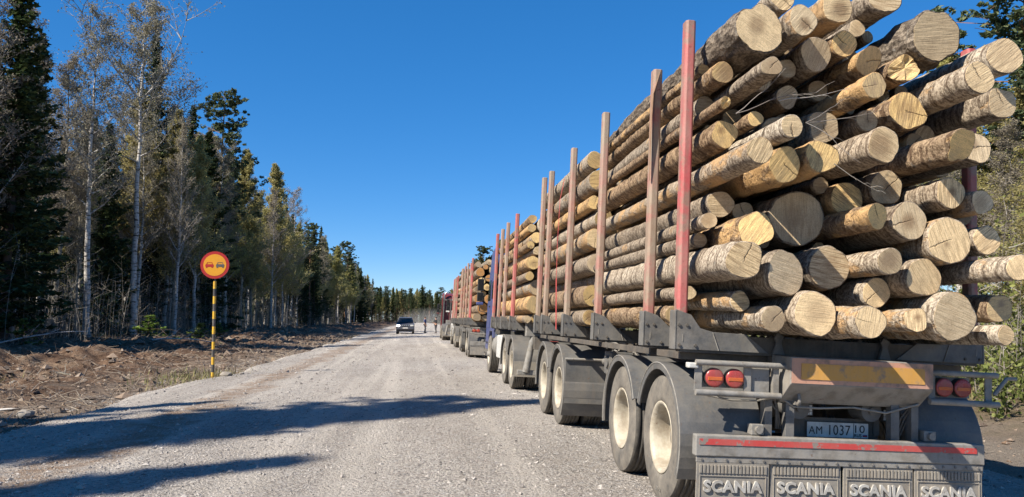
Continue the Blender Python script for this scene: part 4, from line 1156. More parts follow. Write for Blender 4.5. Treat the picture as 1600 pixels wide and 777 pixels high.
    if detail:
        link_mesh('lettering', text_mesh('AM', 0.095, 0.001, M['black'], 0.92, 0.0, 1.12, 0, (0.112, 0.060)), npo, (-0.122, 0.2385, 0.689), (R_(90), 0, 0))
        link_mesh('lettering', text_mesh('1037', 0.115, 0.001, M['black'], 0.82, 0.0, 1.06, 0, (0.178, 0.078)), npo, (0.082, 0.2385, 0.694), (R_(90), 0, 0))
        link_mesh('lettering', text_mesh('10', 0.085, 0.001, M['black'], 0.82, 0.0, 1.05, 0, (0.082, 0.060)), npo, (0.252, 0.2385, 0.707), (R_(90), 0, 0))
        link_mesh('lettering', text_mesh('RUS', 0.036, 0.001, M['black'], 1.0, 0.0005), npo, (0.235, 0.2385, 0.657), (R_(90), 0, 0))
        fg = MB(); fg.bx(0.276, 0.314, 0.2382, 0.2398, 0.648, 0.656); fg.build('flag_stripe', M['sign_red'], npo)
        fg = MB(); fg.bx(0.276, 0.314, 0.2382, 0.2398, 0.656, 0.664); fg.build('flag_stripe', M['blue'], npo)
    for (xa, xb, za, zb) in ((-0.275, -0.165, 0.80, 0.90), (0.42, 0.49, 0.78, 0.885)):
        w = MB(); w.bx(xa, xb, 0.20, 0.26, za, zb); wo = w.build('work_lamp', M['black'], t, bevel=0.004)
        w = MB()
        for i in range(4):
            for j in range(3):
                w.bx(xa + 0.008 + i*(xb-xa-0.016)/4, xa + 0.004 + (i+1)*(xb-xa-0.016)/4, 0.194, 0.2, za + 0.01 + j*(zb-za-0.02)/3, za + 0.006 + (j+1)*(zb-za-0.02)/3)
        w.build('lens', M['lens_white'], wo)
    cb_ = MB()
    cb_.tube([(-0.52, 0.05, 0.95), (-0.40, 0.05, 0.88), (-0.2, 0.06, 0.875), (0.1, 0.08, 0.89), (0.35, 0.05, 0.86), (0.6, 0.02, 0.94)], 0.009, 5)
    cb_.tube([(-1.1, 0.04, 0.94), (-0.9, 0.04, 0.91), (-0.7, 0.04, 0.915), (-0.5, 0.04, 0.96)], 0.008, 5)
    cb_.build('cable', M['galv'], t)
    pw = MB()
    for k in range(3):
        pw.tube([(-0.72 + 0.05*k, 0.10, 1.16), (-0.70 + 0.06*k, 0.08, 1.02 - 0.03*k), (-0.60 + 0.05*k, 0.07, 0.93), (-0.52, 0.10, 0.84 + 0.03*k), (-0.50 + 0.02*k, 0.14, 0.70)], 0.010, 5)
        pw.tube([(0.66 - 0.04*k, 0.10, 1.10), (0.60, 0.08, 0.95 - 0.03*k), (0.52 + 0.03*k, 0.12, 0.82), (0.50 + 0.02*k, 0.16, 0.68)], 0.009, 5)
    pw.build('wiring', M['steel_dark'], t)
    for sx in (-1, 1):
        av = MB(); av.tube([(sx*0.30, 0.16, 0.86), (sx*0.30, 0.36, 0.86)], 0.085, 16); av.tube([(sx*0.30, 0.14, 0.86), (sx*0.30, 0.16, 0.86)], 0.03, 8)
        av.build('brake_chamber', M['steel'], t)
        cp = MB(); cp.bx(sx*0.70 - 0.05, sx*0.70 + 0.05, 0.02, 0.10, 0.66, 0.74); cp.tube([(sx*0.70, 0.02, 0.70), (sx*0.70, -0.01, 0.70)], 0.028, 10)
        cp.build('air_coupling', M['galv'], t, bevel=0.006)
    if detail:
        q = MB(); q.bx(-1.27, -1.19, -0.02, 0.05, 1.14, 1.18); q.build('marker_lamp', M['lens_white'], t, bevel=0.008)
    return t

# ------------------------------------------------------------------ truck with bunks and cab
def make_truck(loc, roll, label, paintm, loaded=True, group='log trucks in the queue'):
    t = empty('log_truck', loc, (0, roll, 0)); tag(t, label, 'truck', group)
    # y: 0 at the rear flaps
    if loaded:
        for y, top, worn in ((1.25, 3.85, False), (3.0, 3.87, True), (4.2, 3.85, True), (5.5, 3.87, False)): stake_set(t, y, top, worn)
    fr = MB()
    for sx in (-1, 1): fr.bx(sx*0.40 - 0.045, sx*0.40 + 0.045, 0.2, 8.2, 0.86, 1.16 if True else 1)
    fr.bx(-0.9, 0.9, 0.12, 0.24, 0.9, 1.15)
    fr.build('chassis_frame', M['steel_dark'], t, bevel=0.004)
    for y, fr_ in ((1.25, False), (2.62, False), (6.55, True)):
        ax = MB(); ax.tube([(-0.9, y, WR), (0.9, y, WR)], 0.07, 10); ax.bx(-0.46, -0.34, y - 0.4, y + 0.4, 0.62, 0.85); ax.bx(0.34, 0.46, y - 0.4, y + 0.4, 0.62, 0.85); ax.build('axle', M['steel_dark'], t)
        for sx in (-1, 1):
            wheel(t, sx*1.085, y, sx, front=fr_)
            if not fr_: wheel(t, sx*0.765, y, sx, inner=True)
    for sx in (-1, 1):
        x0, x1 = min(sx*1.25, sx*0.6), max(sx*1.25, sx*0.6)
        fender(t, x0, x1, 1.25, 0.595, R_(20), R_(200)); fender(t, x0, x1, 2.62, 0.595, R_(-12), R_(158))
        f = MB(); f.bx(x0 + 0.01, x1, 0.60, 0.612, 0.30, 0.62); f.build('mud_flap', M['flap'], t, bevel=0.003)
    # side boxes and tank
    s_ = MB(); s_.bx(-1.22, -0.55, 3.55, 4.5, 0.52, 1.10); s_.build('tool_box', M['whitecab'], t, bevel=0.03)
    s_ = MB(); s_.tube([(-0.92, 4.6, 0.80), (-0.92, 5.7, 0.80)], 0.31, 24); s_.build('fuel_tank', M['galv'], t)
    s_ = MB(); s_.tube([(0.92, 3.6, 0.80), (0.92, 5.7, 0.80)], 0.31, 24); s_.build('fuel_tank', M['galv'], t)
    # rear hitch with its leaning post
    p = MB(); p.tube([(-1.02, 0.30, 0.42), (-0.90, 0.28, 1.18)], [0.08, 0.06], 12); p.bx(-1.06, -0.72, 0.22, 0.46, 1.16, 1.46); p.bx(-1.2, -0.55, 0.28, 0.40, 0.36, 0.46)
    p.build('hydraulic_post', M['galv'], t, bevel=0.01)
    p = MB(); p.bx(-0.5, 0.5, 0.02, 0.14, 0.7, 0.9); p.tube([(0, 0.05, 0.72), (0, -0.12, 0.72)], 0.1, 12); p.build('tow_hitch', M['steel_dark'], t, bevel=0.006)
    for sx in (-1, 1):
        l = MB(); l.bx(sx*0.5 - 0.1, sx*0.5 + 0.1, 0.05, 0.115, 0.98, 1.10); lo = l.build('tail_lamp', M['black'], t, bevel=0.005)
        l = MB(); l.bx(sx*0.5 - 0.09, sx*0.5 + 0.09, 0.04, 0.049, 0.99, 1.09); l.build('lens', M['lamp_red'], lo)
    # headboard behind the cab
    h = MB()
    for x in (-1.1, -0.55, 0, 0.55, 1.1): h.bx(x - 0.035, x + 0.035, 5.72, 5.78, 1.1, 3.05)
    h.bx(-1.14, 1.14, 5.70, 5.80, 2.98, 3.08); h.bx(-1.14, 1.14, 5.715, 5.785, 1.1, 1.2)
    h.build('headboard', M['steel'], t, bevel=0.004)
    # cab
    cw = 1.20
    side = [(5.95, 0.98), (5.92, 2.3), (5.95, 3.18), (6.05, 3.42), (6.6, 3.58), (7.35, 3.50), (7.72, 2.95), (7.95, 2.05), (8.02, 1.55), (8.02, 0.62), (7.3, 0.60), (7.2, 0.95), (7.02, 1.16), (6.1, 1.16), (6.0, 0.98)]
    c = MB(); c.prism(side, 'x', -cw, cw)
    cab = c.build('cab', paintm, t, bevel=0.07); cab.modifiers['bevel'].segments = 3
    for sx in (-1, 1):
        d = MB(); d.prism([(6.95, 1.25), (6.95, 2.72), (7.62, 2.72), (7.86, 2.02), (7.93, 1.25)], 'x', sx*cw + sx*0.002, sx*cw + sx*0.012)
        do = d.build('door', paintm, t, bevel=0.008)
        w = MB(); w.prism([(7.0, 2.05), (7.0, 2.66), (7.58, 2.66), (7.80, 2.05)], 'x', sx*cw + sx*0.013, sx*cw + sx*0.018); w.build('window', M['glass'], do)
        w = MB(); w.bx(sx*cw + sx*0.014, sx*cw + sx*0.04, 7.02, 7.2, 1.86, 1.90); w.build('handle', M['black'], do)
        w = MB(); w.prism([(6.1, 2.1), (6.1, 2.6), (6.75, 2.6), (6.75, 2.1)], 'x', sx*cw + sx*0.002, sx*cw + sx*0.008); w.build('side_window', M['glass'], t)
        m = MB(); m.tube([(sx*1.19, 7.75, 2.75), (sx*1.42, 7.82, 2.75), (sx*1.46, 7.82, 1.75), (sx*1.21, 7.85, 1.7)], 0.018, 6)
        m.bx(sx*1.36, sx*1.55, 7.80, 7.90, 2.36, 2.72); m.bx(sx*1.36, sx*1.55, 7.80, 7.90, 2.04, 2.31)
        mo = m.build('mirror', M['black'], t, bevel=0.02)
        g_ = MB(); g_.bx(sx*1.38, sx*1.53, 7.795, 7.799, 2.38, 2.70); g_.bx(sx*1.38, sx*1.53, 7.795, 7.799, 2.06, 2.29); g_.build('mirror_glass', M['glass'], mo)
        g_ = MB(); g_.bx(sx*1.35, sx*1.56, 7.80, 7.92, 1.93, 2.02); g_.build('mirror_cap', paintm, mo, bevel=0.02)
        st = MB(); st.bx(sx*0.95, sx*1.2, 7.3, 7.9, 0.42, 0.50); st.bx(sx*0.95, sx*1.2, 7.3, 7.9, 0.78, 0.84); st.build('step', M['black'], t)
        fa = MB(); fa.prism([(5.93, 1.2), (5.72, 1.2), (5.74, 3.0), (5.95, 3.15)], 'x', sx*1.17, sx*1.19); fa.build('side_fairing', paintm, t)
    rw = MB(); rw.bx(-0.8, 0.8, 5.895, 5.915, 2.25, 2.85); rw.build('rear_window', M['glass'], t, bevel=0.01)
    ws = MB(); ws.add([(-1.08, 7.965, 2.03), (1.08, 7.965, 2.03), (1.05, 7.745, 2.93), (-1.05, 7.745, 2.93), (-1.08, 7.985, 2.03), (1.08, 7.985, 2.03), (1.05, 7.765, 2.93), (-1.05, 7.765, 2.93)], [(0,1,2,3),(4,5,6,7),(0,1,5,4),(1,2,6,5),(2,3,7,6),(3,0,4,7)]); ws.build('windscreen', M['glass'], t)
    gr = MB()
    for k in range(5): gr.bx(-0.8, 0.8, 8.015, 8.04, 1.0 + k*0.15, 1.09 + k*0.15)
    gr.build('grille', M['black'], t)
    for sx in (-1, 1):
        hl = MB(); hl.bx(sx*0.98 - 0.18, sx*0.98 + 0.18, 8.0, 8.045, 0.72, 0.92); hl.build('headlight', M['lens_white'], t, bevel=0.02)
    ex = MB(); ex.tube([(-1.08, 5.84, 1.0), (-1.08, 5.84, 3.2), (-1.06, 5.84, 3.45), (-0.98, 5.84, 3.58), (-0.85, 5.84, 3.62)], 0.055, 12)
    ex.build('exhaust_stack', M['chrome'], t)
    return t

ROLL = R_(3.0)
def root_z(x): return -0.0524*(x - 2.0) - 0.002
XC = 3.22
trA = make_trailer((XC, 5.60, root_z(XC)), ROLL, 'dusty four-axle log trailer with red stakes, rear end with number plate in front')
tkA = make_truck((XC + 0.02, 15.62, root_z(XC)), ROLL, 'loaded log truck with blue cab ahead of the nearest trailer', M['blue'])
OFF = 24.6
trB = make_trailer((XC, 5.60 + OFF, root_z(XC)), ROLL, 'second log trailer in the queue, loaded with orange-ended logs, parked ahead of the blue cab', detail=False)
tkB = make_truck((XC, 15.62 + OFF, root_z(XC)), ROLL, 'loaded log truck with white cab coupled to the second trailer', M['whitecab'])
tkC = make_truck((XC - 0.22, 54.6, root_z(XC)), ROLL, 'unladen truck with dark red cab behind the two standing people', M['redcab'], loaded=False)

# ------------------------------------------------------------------ logs
WOOD = {'b': (0.80, 0.605, 0.35), 'g': (0.66, 0.52, 0.33), 'y': (0.80, 0.56, 0.245), 'o': (0.60, 0.27, 0.08), 'd': (0.34, 0.27, 0.18)}
def log_mesh(seed, r, L, barkm, nseg=22, nlen=16, rough=0.03, bumps=1.0, tilt=(0, 0), taper=0.0, heart=False, broken=False, bend=0.02):
    g = np.random.default_rng(seed)
    th = np.linspace(0, 2*np.pi, nseg, endpoint=False)
    lob = 1 + sum(g.normal(0, 0.032*bumps)*np.cos(k*th + g.uniform(0, 6.28)) for k in (1, 2, 3, 4))
    lob = lob/lob.max()
    if heart:
        d = np.abs((th - 1.9 + np.pi) % (2*np.pi) - np.pi); lob = lob*(1 - 0.20*np.exp(-(d/0.32)**2))
    t = np.linspace(0, 1, nlen)**1.15
    V = np.zeros((nlen, nseg, 3))
    bx, bz = g.normal(0, bend*L*0.4), g.normal(0, bend*L*0.4)
    nz = g.normal(0, 1, (nlen, nseg)); nz = (nz + np.roll(nz, 1, 1) + np.roll(nz, -1, 1))/1.9
    long_ = np.cumsum(g.normal(0, 0.010, nlen)); long_ -= long_[0]
    for i in range(nlen):
        rr = r*lob*(1 - taper*t[i] + long_[i]) + r*rough*np.minimum(nz[i], 0.9) - r*rough*0.4
        V[i, :, 0] = rr*np.cos(th) + bx*np.sin(t[i]*np.pi); V[i, :, 2] = rr*np.sin(th) + bz*np.sin(t[i]*np.pi)
        V[i, :, 1] = t[i]*L
    for kn in range(int(g.integers(2, 6))):          # knots and branch stubs
        ti, ka, am, wy = g.uniform(0.05, 0.95), g.uniform(0, 6.28), g.uniform(0.05, 0.16)*r, g.uniform(0.04, 0.10)/L
        da = np.abs((th - ka + np.pi) % (2*np.pi) - np.pi)
        for i in range(1, nlen):
            b_ = am*np.exp(-((t[i] - ti)/wy)**2)*np.exp(-(da/0.32)**2)
            V[i, :, 0] += b_*np.cos(th); V[i, :, 2] += b_*np.sin(th)
    V[0, :, ::2] *= (np.linalg.norm(V[1, :, ::2], axis=1)*0.6 + 0.4*np.roll(np.linalg.norm(V[1, :, ::2], axis=1), 1))[:, None]/np.linalg.norm(V[0, :, ::2], axis=1)[:, None] if nlen > 30 else 1.0
    V[0, :, 1] += V[0, :, 0]*tilt[0] + V[0, :, 2]*tilt[1]
    if broken: V[0, :, 1] += r*(0.45*np.cos(th + g.uniform(0, 6)) + 0.25*np.cos(2*th + g.uniform(0, 6)) + g.uniform(-0.12, 0.12, nseg))
    ring = V[0].copy(); inner = ring.copy(); inner[:, 0] *= 0.93; inner[:, 2] *= 0.93
    last = V[-1].copy()
    VV = np.concatenate([V.reshape(-1, 3), inner, [[0 + bx*0, L, 0]]])
    F = []
    for i in range(nlen - 1):
        for k in range(nseg):
            k2 = (k + 1) % nseg; F.append((i*nseg + k, (i+1)*nseg + k, (i+1)*nseg + k2, i*nseg + k2))
    b = nlen*nseg
    for k in range(nseg): F.append((k, (k+1) % nseg, b + (k+1) % nseg, b + k))
    me = bpy.data.meshes.new('log'); e = b + nseg
    F += [((nlen-1)*nseg + k, e, (nlen-1)*nseg + (k+1) % nseg) for k in range(nseg)]
    me.from_pydata([tuple(p) for p in VV], [], F)
    me.materials.append(barkm); me.polygons.foreach_set('use_smooth', [True]*len(F)); me.update()
    # cut face, 3 mm proud
    jit = g.uniform(0.935, 0.972, nseg); o3 = ring.copy(); o3[:, 0] *= jit; o3[:, 2] *= jit; o3[:, 1] = ring[:, 1]*0.955 - 0.004
    m3 = ring*0.55; m3[:, 1] -= 0.004
    if broken: m3[:, 1] = ring[:, 1]*0.5 + r*(0.14*np.cos(3*th + g.uniform(0, 6)) + g.uniform(-0.05, 0.05, nseg))
    fv = [tuple(p) for p in o3] + [tuple(p) for p in m3] + [(0, -0.004, 0)]
    back = [(p[0], p[1] + 0.012, p[2]) for p in o3]
    ff = []
    for k in range(nseg):
        k2 = (k+1) % nseg
        ff += [(k, k2, nseg + k2, nseg + k), (nseg + k, nseg + k2, 2*nseg)]
    nb = len(fv); fv += back
    ff += [(k2_, k_, nb + k_, nb + k2_) for k_, k2_ in ((k, (k+1) % nseg) for k in range(nseg))]
    fm = bpy.data.meshes.new('cut_face'); fm.from_pydata(fv, [], ff); fm.materials.append(M['cut']); fm.update()
    return me, fm

ORD = ['first', 'second', 'third', 'fourth', 'fifth', 'sixth', 'seventh', 'eighth', 'ninth', 'tenth', 'eleventh', 'twelfth', 'thirteenth', 'fourteenth', 'fifteenth', 'sixteenth']
# trees of small groups are told apart by their order in the wood, seen from the road
_bylab = {}
for o_ in list(COL.objects):
    if o_.get('category') == 'tree' and o_.get('group') and 'left of the picture' not in o_['group']: _bylab.setdefault(o_['label'], []).append(o_)
for l_, os_ in _bylab.items():
    if 1 < len(os_) <= 16 and len(l_.split()) <= 13:
        for k_, o_ in enumerate(sorted(os_, key=lambda q: q.location.x/max(1.0, q.location.y))): o_['label'] = l_ + ', ' + ORD[k_] + ' from left'
def place_log(mat4, me, fm, wood, label, group):
    o = bpy.data.objects.new('log', me); COL.objects.link(o); o.matrix_world = mat4
    tag(o, label, 'log', group)
    f = bpy.data.objects.new('cut_face', fm); COL.objects.link(f); f.parent = o
    k = rnd.uniform(0.88, 1.1); f.color = (wood[0]*k, wood[1]*k, wood[2]*k, 1)
    return o
def rows_of(items, zkey, xkey):
    """labels: rows from the bottom, counted from the left"""
    idx = sorted(range(len(items)), key=lambda i: items[i][zkey])
    zs = [items[i][zkey] for i in idx]; z0, z1 = zs[0], zs[-1]
    nrow = max(1, int(round((z1 - z0)/0.27))); rows = {}
    for i in idx: rows.setdefault(min(nrow - 1, int((items[i][zkey] - z0)/(z1 - z0 + 1e-6)*nrow)), []).append(i)
    out = {}
    for r, l in rows.items():
        for c, i in enumerate(sorted(l, key=lambda i: items[i][xkey])): out[i] = (r, c, len(l))
    return out, nrow

REAR = [(2.525,5.324,3.684,0.213,'big'),(2.904,5.699,4.091,0.113,'b'),(2.859,5.3,3.746,0.128,'g'),(3.216,5.427,3.913,0.143,'b'),(3.108,5.572,3.59,0.142,'g'),(3.328,5.533,3.669,0.109,'y'),(2.359,5.632,3.427,0.093,'y'),(2.316,5.924,3.549,0.053,'y'),(2.507,5.111,3.314,0.089,'g'),(2.915,5.679,3.502,0.088,'g'),(3.315,5.947,3.413,0.098,'g'),(3.044,5.959,3.794,0.082,'g'),(3.585,5.967,3.393,0.056,'g'),(3.651,5.486,4.05,0.146,'g'),(3.927,5.285,3.668,0.217,'big2'),(3.485,5.474,3.514,0.119,'y'),(3.313,5.146,3.209,0.106,'y'),(3.728,5.393,3.437,0.111,'brk'),(4.333,5.089,3.458,0.148,'b'),(3.97,4.91,3.22,0.127,'b'),(4.377,5.195,3.135,0.134,'g'),(2.346,5.987,3.252,0.1,'g'),(2.29,5.438,3.133,0.048,'br'),(2.356,5.626,2.931,0.128,'y'),(2.605,5.611,3.058,0.077,'y'),(2.643,5.106,2.877,0.093,'b'),(2.321,4.946,2.657,0.106,'b'),(2.676,5.289,2.631,0.148,'y'),(3.174,5.617,3.013,0.155,'g'),(2.934,5.232,2.691,0.134,'y'),(2.975,5.797,3.302,0.107,'g'),(3.483,5.519,3.052,0.096,'g'),(3.726,5.372,3.089,0.17,'y'),(3.305,5.056,2.741,0.137,'b'),(3.932,5.602,2.908,0.083,'g'),(3.793,4.908,2.72,0.129,'y'),(4.069,5.111,2.76,0.136,'g'),(2.964,5.697,2.3,0.23,'g'),(3.213,5.765,2.573,0.072,'g'),(3.366,5.658,2.448,0.144,'br'),(2.489,5.413,2.161,0.154,'y'),(2.324,5.252,1.928,0.152,'b'),(2.685,5.348,1.846,0.187,'g'),(3.094,5.473,1.887,0.181,'g'),(2.435,5.601,1.635,0.083,'b'),(2.55,5.297,1.499,0.101,'b'),(2.845,5.239,1.544,0.179,'b'),(3.632,5.548,2.522,0.147,'g'),(3.27,5.111,2.236,0.102,'br'),(3.564,5.176,2.216,0.151,'g'),(3.898,5.181,2.429,0.124,'b'),(4.096,5.113,2.353,0.104,'g'),(3.836,5.134,2.072,0.178,'b'),(4.191,5.202,2.084,0.12,'b'),(4.408,5.702,2.334,0.078,'g'),(3.356,5.118,1.913,0.103,'b'),(3.662,5.195,1.802,0.164,'b'),(3.421,5.399,1.699,0.119,'b'),(4.098,4.801,1.85,0.101,'b'),(3.119,5.007,1.477,0.124,'b'),(3.517,5.098,1.499,0.096,'b'),(3.837,5.115,1.516,0.193,'big3'),(4.26,5.203,1.578,0.114,'y'),(4.215,5.096,1.383,0.078,'b'),(2.262,6.578,1.529,0.11,'y'),(3.546,5.706,3.865,0.086,'g'),(2.692,6.248,3.219,0.105,'g'),(4.37,6.124,1.864,0.131,'g'),(4.308,5.826,2.764,0.104,'g'),(2.892,5.88,3.035,0.129,'g'),(4.162,5.797,2.994,0.117,'g'),(3.558,5.765,2.85,0.118,'g'),(4.216,6.301,2.573,0.103,'g'),(2.417,5.877,2.426,0.121,'g'),(4.42,6.207,2.526,0.104,'g'),(4.412,6.166,2.12,0.103,'g'),(2.637,5.96,2.374,0.102,'g'),(3.616,5.927,3.694,0.098,'g'),(2.728,5.763,3.439,0.108,'g'),(4.397,6.064,2.923,0.076,'g'),(2.742,5.825,2.12,0.061,'g'),(2.795,5.777,2.825,0.061,'g'),(4.215,6.235,3.27,0.076,'g'),(3.979,6.193,1.729,0.066,'g'),(3.375,6.182,2.933,0.064,'g'),(2.849,6.107,2.031,0.064,'g'),(2.497,6.09,2.79,0.073,'g'),(2.483,6.288,3.125,0.063,'g'),(2.271,5.772,2.274,0.072,'g'),(3.134,6.19,3.357,0.063,'g'),(3.588,5.94,3.27,0.06,'g'),(4.095,6.167,1.499,0.069,'g'),(3.256,5.842,1.622,0.065,'g'),(3.467,6.005,3.337,0.061,'g'),(3.736,5.865,3.865,0.06,'g'),(4.059,5.923,3.421,0.067,'g'),(2.244,6.198,1.717,0.075,'g'),(3.131,6.224,3.225,0.064,'g'),(4.041,5.8,2.543,0.06,'g'),(4.267,6.347,2.278,0.073,'g'),(3.475,6.216,2.024,0.061,'g'),(3.318,5.836,1.463,0.077,'g'),(4.123,5.8,1.687,0.063,'g'),(3.254,5.909,2.076,0.06,'g'),(4.425,5.868,1.634,0.062,'g'),(3.101,6.232,2.795,0.065,'g'),(3.897,5.938,3.395,0.063,'g'),(4.407,6.061,1.458,0.074,'g'),(3.901,6.1,1.84,0.066,'g'),(4.039,6.22,2.195,0.063,'g'),(2.26,5.938,2.136,0.064,'g'),(2.729,6.208,3.896,0.072,'g'),(3.007,6.1,2.882,0.06,'g')]
lab, nrow = rows_of(REAR[:66], 2, 0)
TILT = {35: (0.25, -0.55), 15: (0.1, -0.55), 48: (0.35, -0.2), 42: (0.35, 0.05), 27: (0.1, -0.15), 40: (-0.25, 0.1), 28: (0, 0)}
for i, (x, y, z, r, k) in enumerate(REAR):
    filler = i >= 66
    bk = {'big': 'bark_rough', 'big2': 'bark_rough', 'big3': 'bark_birch', 'b': 'bark_birch', 'y': 'bark_flaky', 'g': 'bark_grey', 'br': 'bark_flaky', 'brk': 'bark_flaky'}[k]
    L = 9.45 + rnd.uniform(-0.22, 0.1) - y
    if i == 64: L = 2.7
    tl = TILT.get(i, (rnd.gauss(0, 0.07), rnd.gauss(0, 0.07)))
    me, fm = log_mesh(1000 + i, r*0.985, L, M[bk], 40 if r > 0.17 else 30, 44, 0.055 if k in ('big', 'big2') else (0.05 if k in ('y', 'br') else 0.032), 1.0 if k[0] != 'b' else 0.8, tl, rnd.uniform(-0.05, 0.05), k == 'big', i in (17, 22), 0.009)
    wood = WOOD['y'] if k in ('y', 'brk', 'br') else (WOOD['g'] if k in ('g', 'big3') else WOOD['b'])
    if filler:
        lb, gp = 'thin grey log set back in the dark gaps of the rear stack', 'set-back logs of the rear stack'
    else:
        rr, c, nn = lab[i]
        size = 'very thick' if r > 0.2 else ('thick' if r > 0.15 else ('medium' if r > 0.105 else 'thin'))
        tone = {'big': 'rough-barked', 'big2': 'rough-barked', 'big3': 'broad-ended', 'b': 'pale birch', 'y': 'yellow-ended', 'g': 'grey-ended', 'br': 'knotty', 'brk': 'splintered'}[k]
        row = 'bottom row' if rr == 0 else ('top row' if rr == nrow - 1 else ORD[rr] + ' row up')
        lb, gp = '%s %s log, %s from left, %s of the rear stack' % (size, tone, ORD[c], row), 'logs of the rear stack'
    mw = Matrix.Translation((x, y, z)) @ Euler((R_(rnd.gauss(0, 0.18)), 0, R_(rnd.gauss(0, 0.22)))).to_matrix().to_4x4()
    place_log(mw, me, fm, wood, lb, gp)

def pack(w, floor, top, seed, rmin=0.075, rmax=0.185, nmax=60, seeds=(), crown=0.25):
    """lowest-position packing of round logs between the stakes"""
    g = random.Random(seed); D = list(seeds)
    while len(D) < nmax:
        r = g.uniform(rmin, rmax) if g.random() < 0.8 else g.uniform(rmax, rmax*1.2)
        cand = []
        items = D
        for a in items:
            for s in (-1, 1):        # on the floor beside a
                dz = (floor + r) - a[1]; q = (a[2] + r)**2 - dz*dz
                if q > 0: cand.append((a[0] + s*math.sqrt(q), floor + r))
                xw = s*(w - r); q = (a[2] + r)**2 - (xw - a[0])**2
                if q > 0: cand.append((xw, a[1] + math.sqrt(q)))
        cand += [(-w + r, floor + r), (w - r, floor + r)]
        for i in range(len(items)):
            for j in range(i):
                a, b = items[i], items[j]; dx, dz = b[0]-a[0], b[1]-a[1]; d = math.hypot(dx, dz)
                ra, rb = a[2] + r, b[2] + r
                if d > ra + rb or d < 1e-6: continue
                t = (ra*ra - rb*rb + d*d)/(2*d); h2 = ra*ra - t*t
                if h2 < 0: continue
                h = math.sqrt(h2)
                for s in (-1, 1): cand.append((a[0] + dx/d*t - s*dz/d*h, a[1] + dz/d*t + s*dx/d*h))
        best = None
        for x, z in cand:
            if abs(x) > w - r + 1e-4 or z < floor + r - 1e-4: continue
            if best and z >= best[1]: continue
            if all((x-a[0])**2 + (z-a[1])**2 > (a[2] + r - 0.002)**2 for a in items): best = (x, z)
        if not best or best[1] + r > top + crown*(1 - (best[0]/w)**2): 
            nmax -= 1
            if not best or len(D) > nmax: break
            continue
        D.append((best[0], best[1], r))
    return D
def stack(root, ypos, L, top, seed, woods, group, place, rmin=0.075, rmax=0.185, barks=('bark_birch', 'bark_grey', 'bark_flaky'), nseg=18, nlen=18, nmax=64):
    D = pack(1.185, 1.425, top, seed, rmin, rmax, nmax)
    lb, nr = rows_of(D, 1, 0)
    Mw = Matrix.LocRotScale(root.location, root.rotation_euler, root.scale)
    g = random.Random(seed + 5)
    for i, (x, z, r) in enumerate(D):
        me, fm = log_mesh(seed*131 + i, r*0.985, L + g.uniform(-0.15, 0.15), M[g.choice(barks)], nseg, nlen, 0.02, 1.0, (g.gauss(0, .06), g.gauss(0, .06)), g.uniform(-0.04, 0.04), bend=0.004)
        rr, c, nn = lb[i]; wk = g.choice(woods)
        row = 'bottom row' if rr == 0 else ('top row' if rr == nr - 1 else ORD[rr] + ' row up')
        m = Mw @ Matrix.Translation((x, ypos + g.uniform(-0.18, 0.18), z)) @ Euler((R_(g.gauss(0, 0.12)), g.uniform(0, 6.28), R_(g.gauss(0, 0.15)))).to_matrix().to_4x4()
        place_log(m, me, fm, WOOD[wk], '%s log, %s from left in the %s of %s' % ('thick' if r > 0.15 else ('thin' if r < 0.1 else 'medium'), ORD[c], row, place), group)
stack(trA, 4.22, 3.95, 3.95, 41, ['b', 'y', 'g', 'y'], 'logs of the front stack on the nearest trailer', "the nearest trailer's front stack", 0.085, 0.175)
stack(tkA, -0.10, 5.6, 3.78, 42, ['y', 'y', 'b', 'g'], 'logs on the blue-cab truck', "the blue-cab truck's load", 0.08, 0.19)
stack(trB, -0.35, 8.0, 3.75, 43, ['o', 'y', 'g', 'o', 'd'], 'logs on the second trailer', "the second trailer's load", 0.10, 0.20, ('bark_flaky', 'bark_grey'), 14, 8)
stack(tkB, 0.0, 5.6, 3.85, 44, ['o', 'y', 'o'], 'logs on the white-cab truck', "the white-cab truck's load", 0.11, 0.20, ('bark_flaky', 'bark_grey'), 12, 6)

# straps
s = MB()
pts = [(2.20, 11.35, 3.62), (2.12, 11.3, 3.3), (2.06, 11.22, 2.6), (2.03, 11.16, 2.1), (2.02, 11.15, 1.35)]
for a, b in zip(pts[:-1], pts[1:]):
    w = 0.012 if a[2] > 2.3 else 0.03
    s.add([(a[0], a[1]-w, a[2]), (a[0], a[1]+w, a[2]), (b[0], b[1]+w, b[2]), (b[0], b[1]-w, b[2]), (a[0]-.004, a[1]-w, a[2]), (a[0]-.004, a[1]+w, a[2]), (b[0]-.004, b[1]+w, b[2]), (b[0]-.004, b[1]-w, b[2])], [(0,1,2,3),(4,5,6,7),(0,1,5,4),(1,2,6,5),(2,3,7,6),(3,0,4,7)])
tag(s.build('load_strap', M['strap']), "red lashing strap hanging down the side of the nearest trailer's front stack", 'strap')
s = MB()
pts = [(2.20, 6.70, 3.78), (2.115, 6.655, 3.55), (2.085, 6.65, 3.2), (2.075, 6.665, 2.75)]
for i_, (a, b) in enumerate(zip(pts[:-1], pts[1:])):
    w0, w1 = (0.028, 0.030, 0.022, 0.006)[i_], (0.028, 0.030, 0.022, 0.006)[i_ + 1]
    s.add([(a[0], a[1]-w0, a[2]), (a[0], a[1]+w0, a[2]), (b[0], b[1]+w1, b[2]), (b[0], b[1]-w1, b[2]), (a[0]-.004, a[1]-w0, a[2]), (a[0]-.004, a[1]+w0, a[2]), (b[0]-.004, b[1]+w1, b[2]), (b[0]-.004, b[1]-w1, b[2])], [(0,1,2,3),(4,5,6,7),(0,1,5,4),(1,2,6,5),(2,3,7,6),(3,0,4,7)])
tag(s.build('load_strap', M['strap_brown']), 'brown strap hanging over the second stake of the nearest trailer', 'strap')
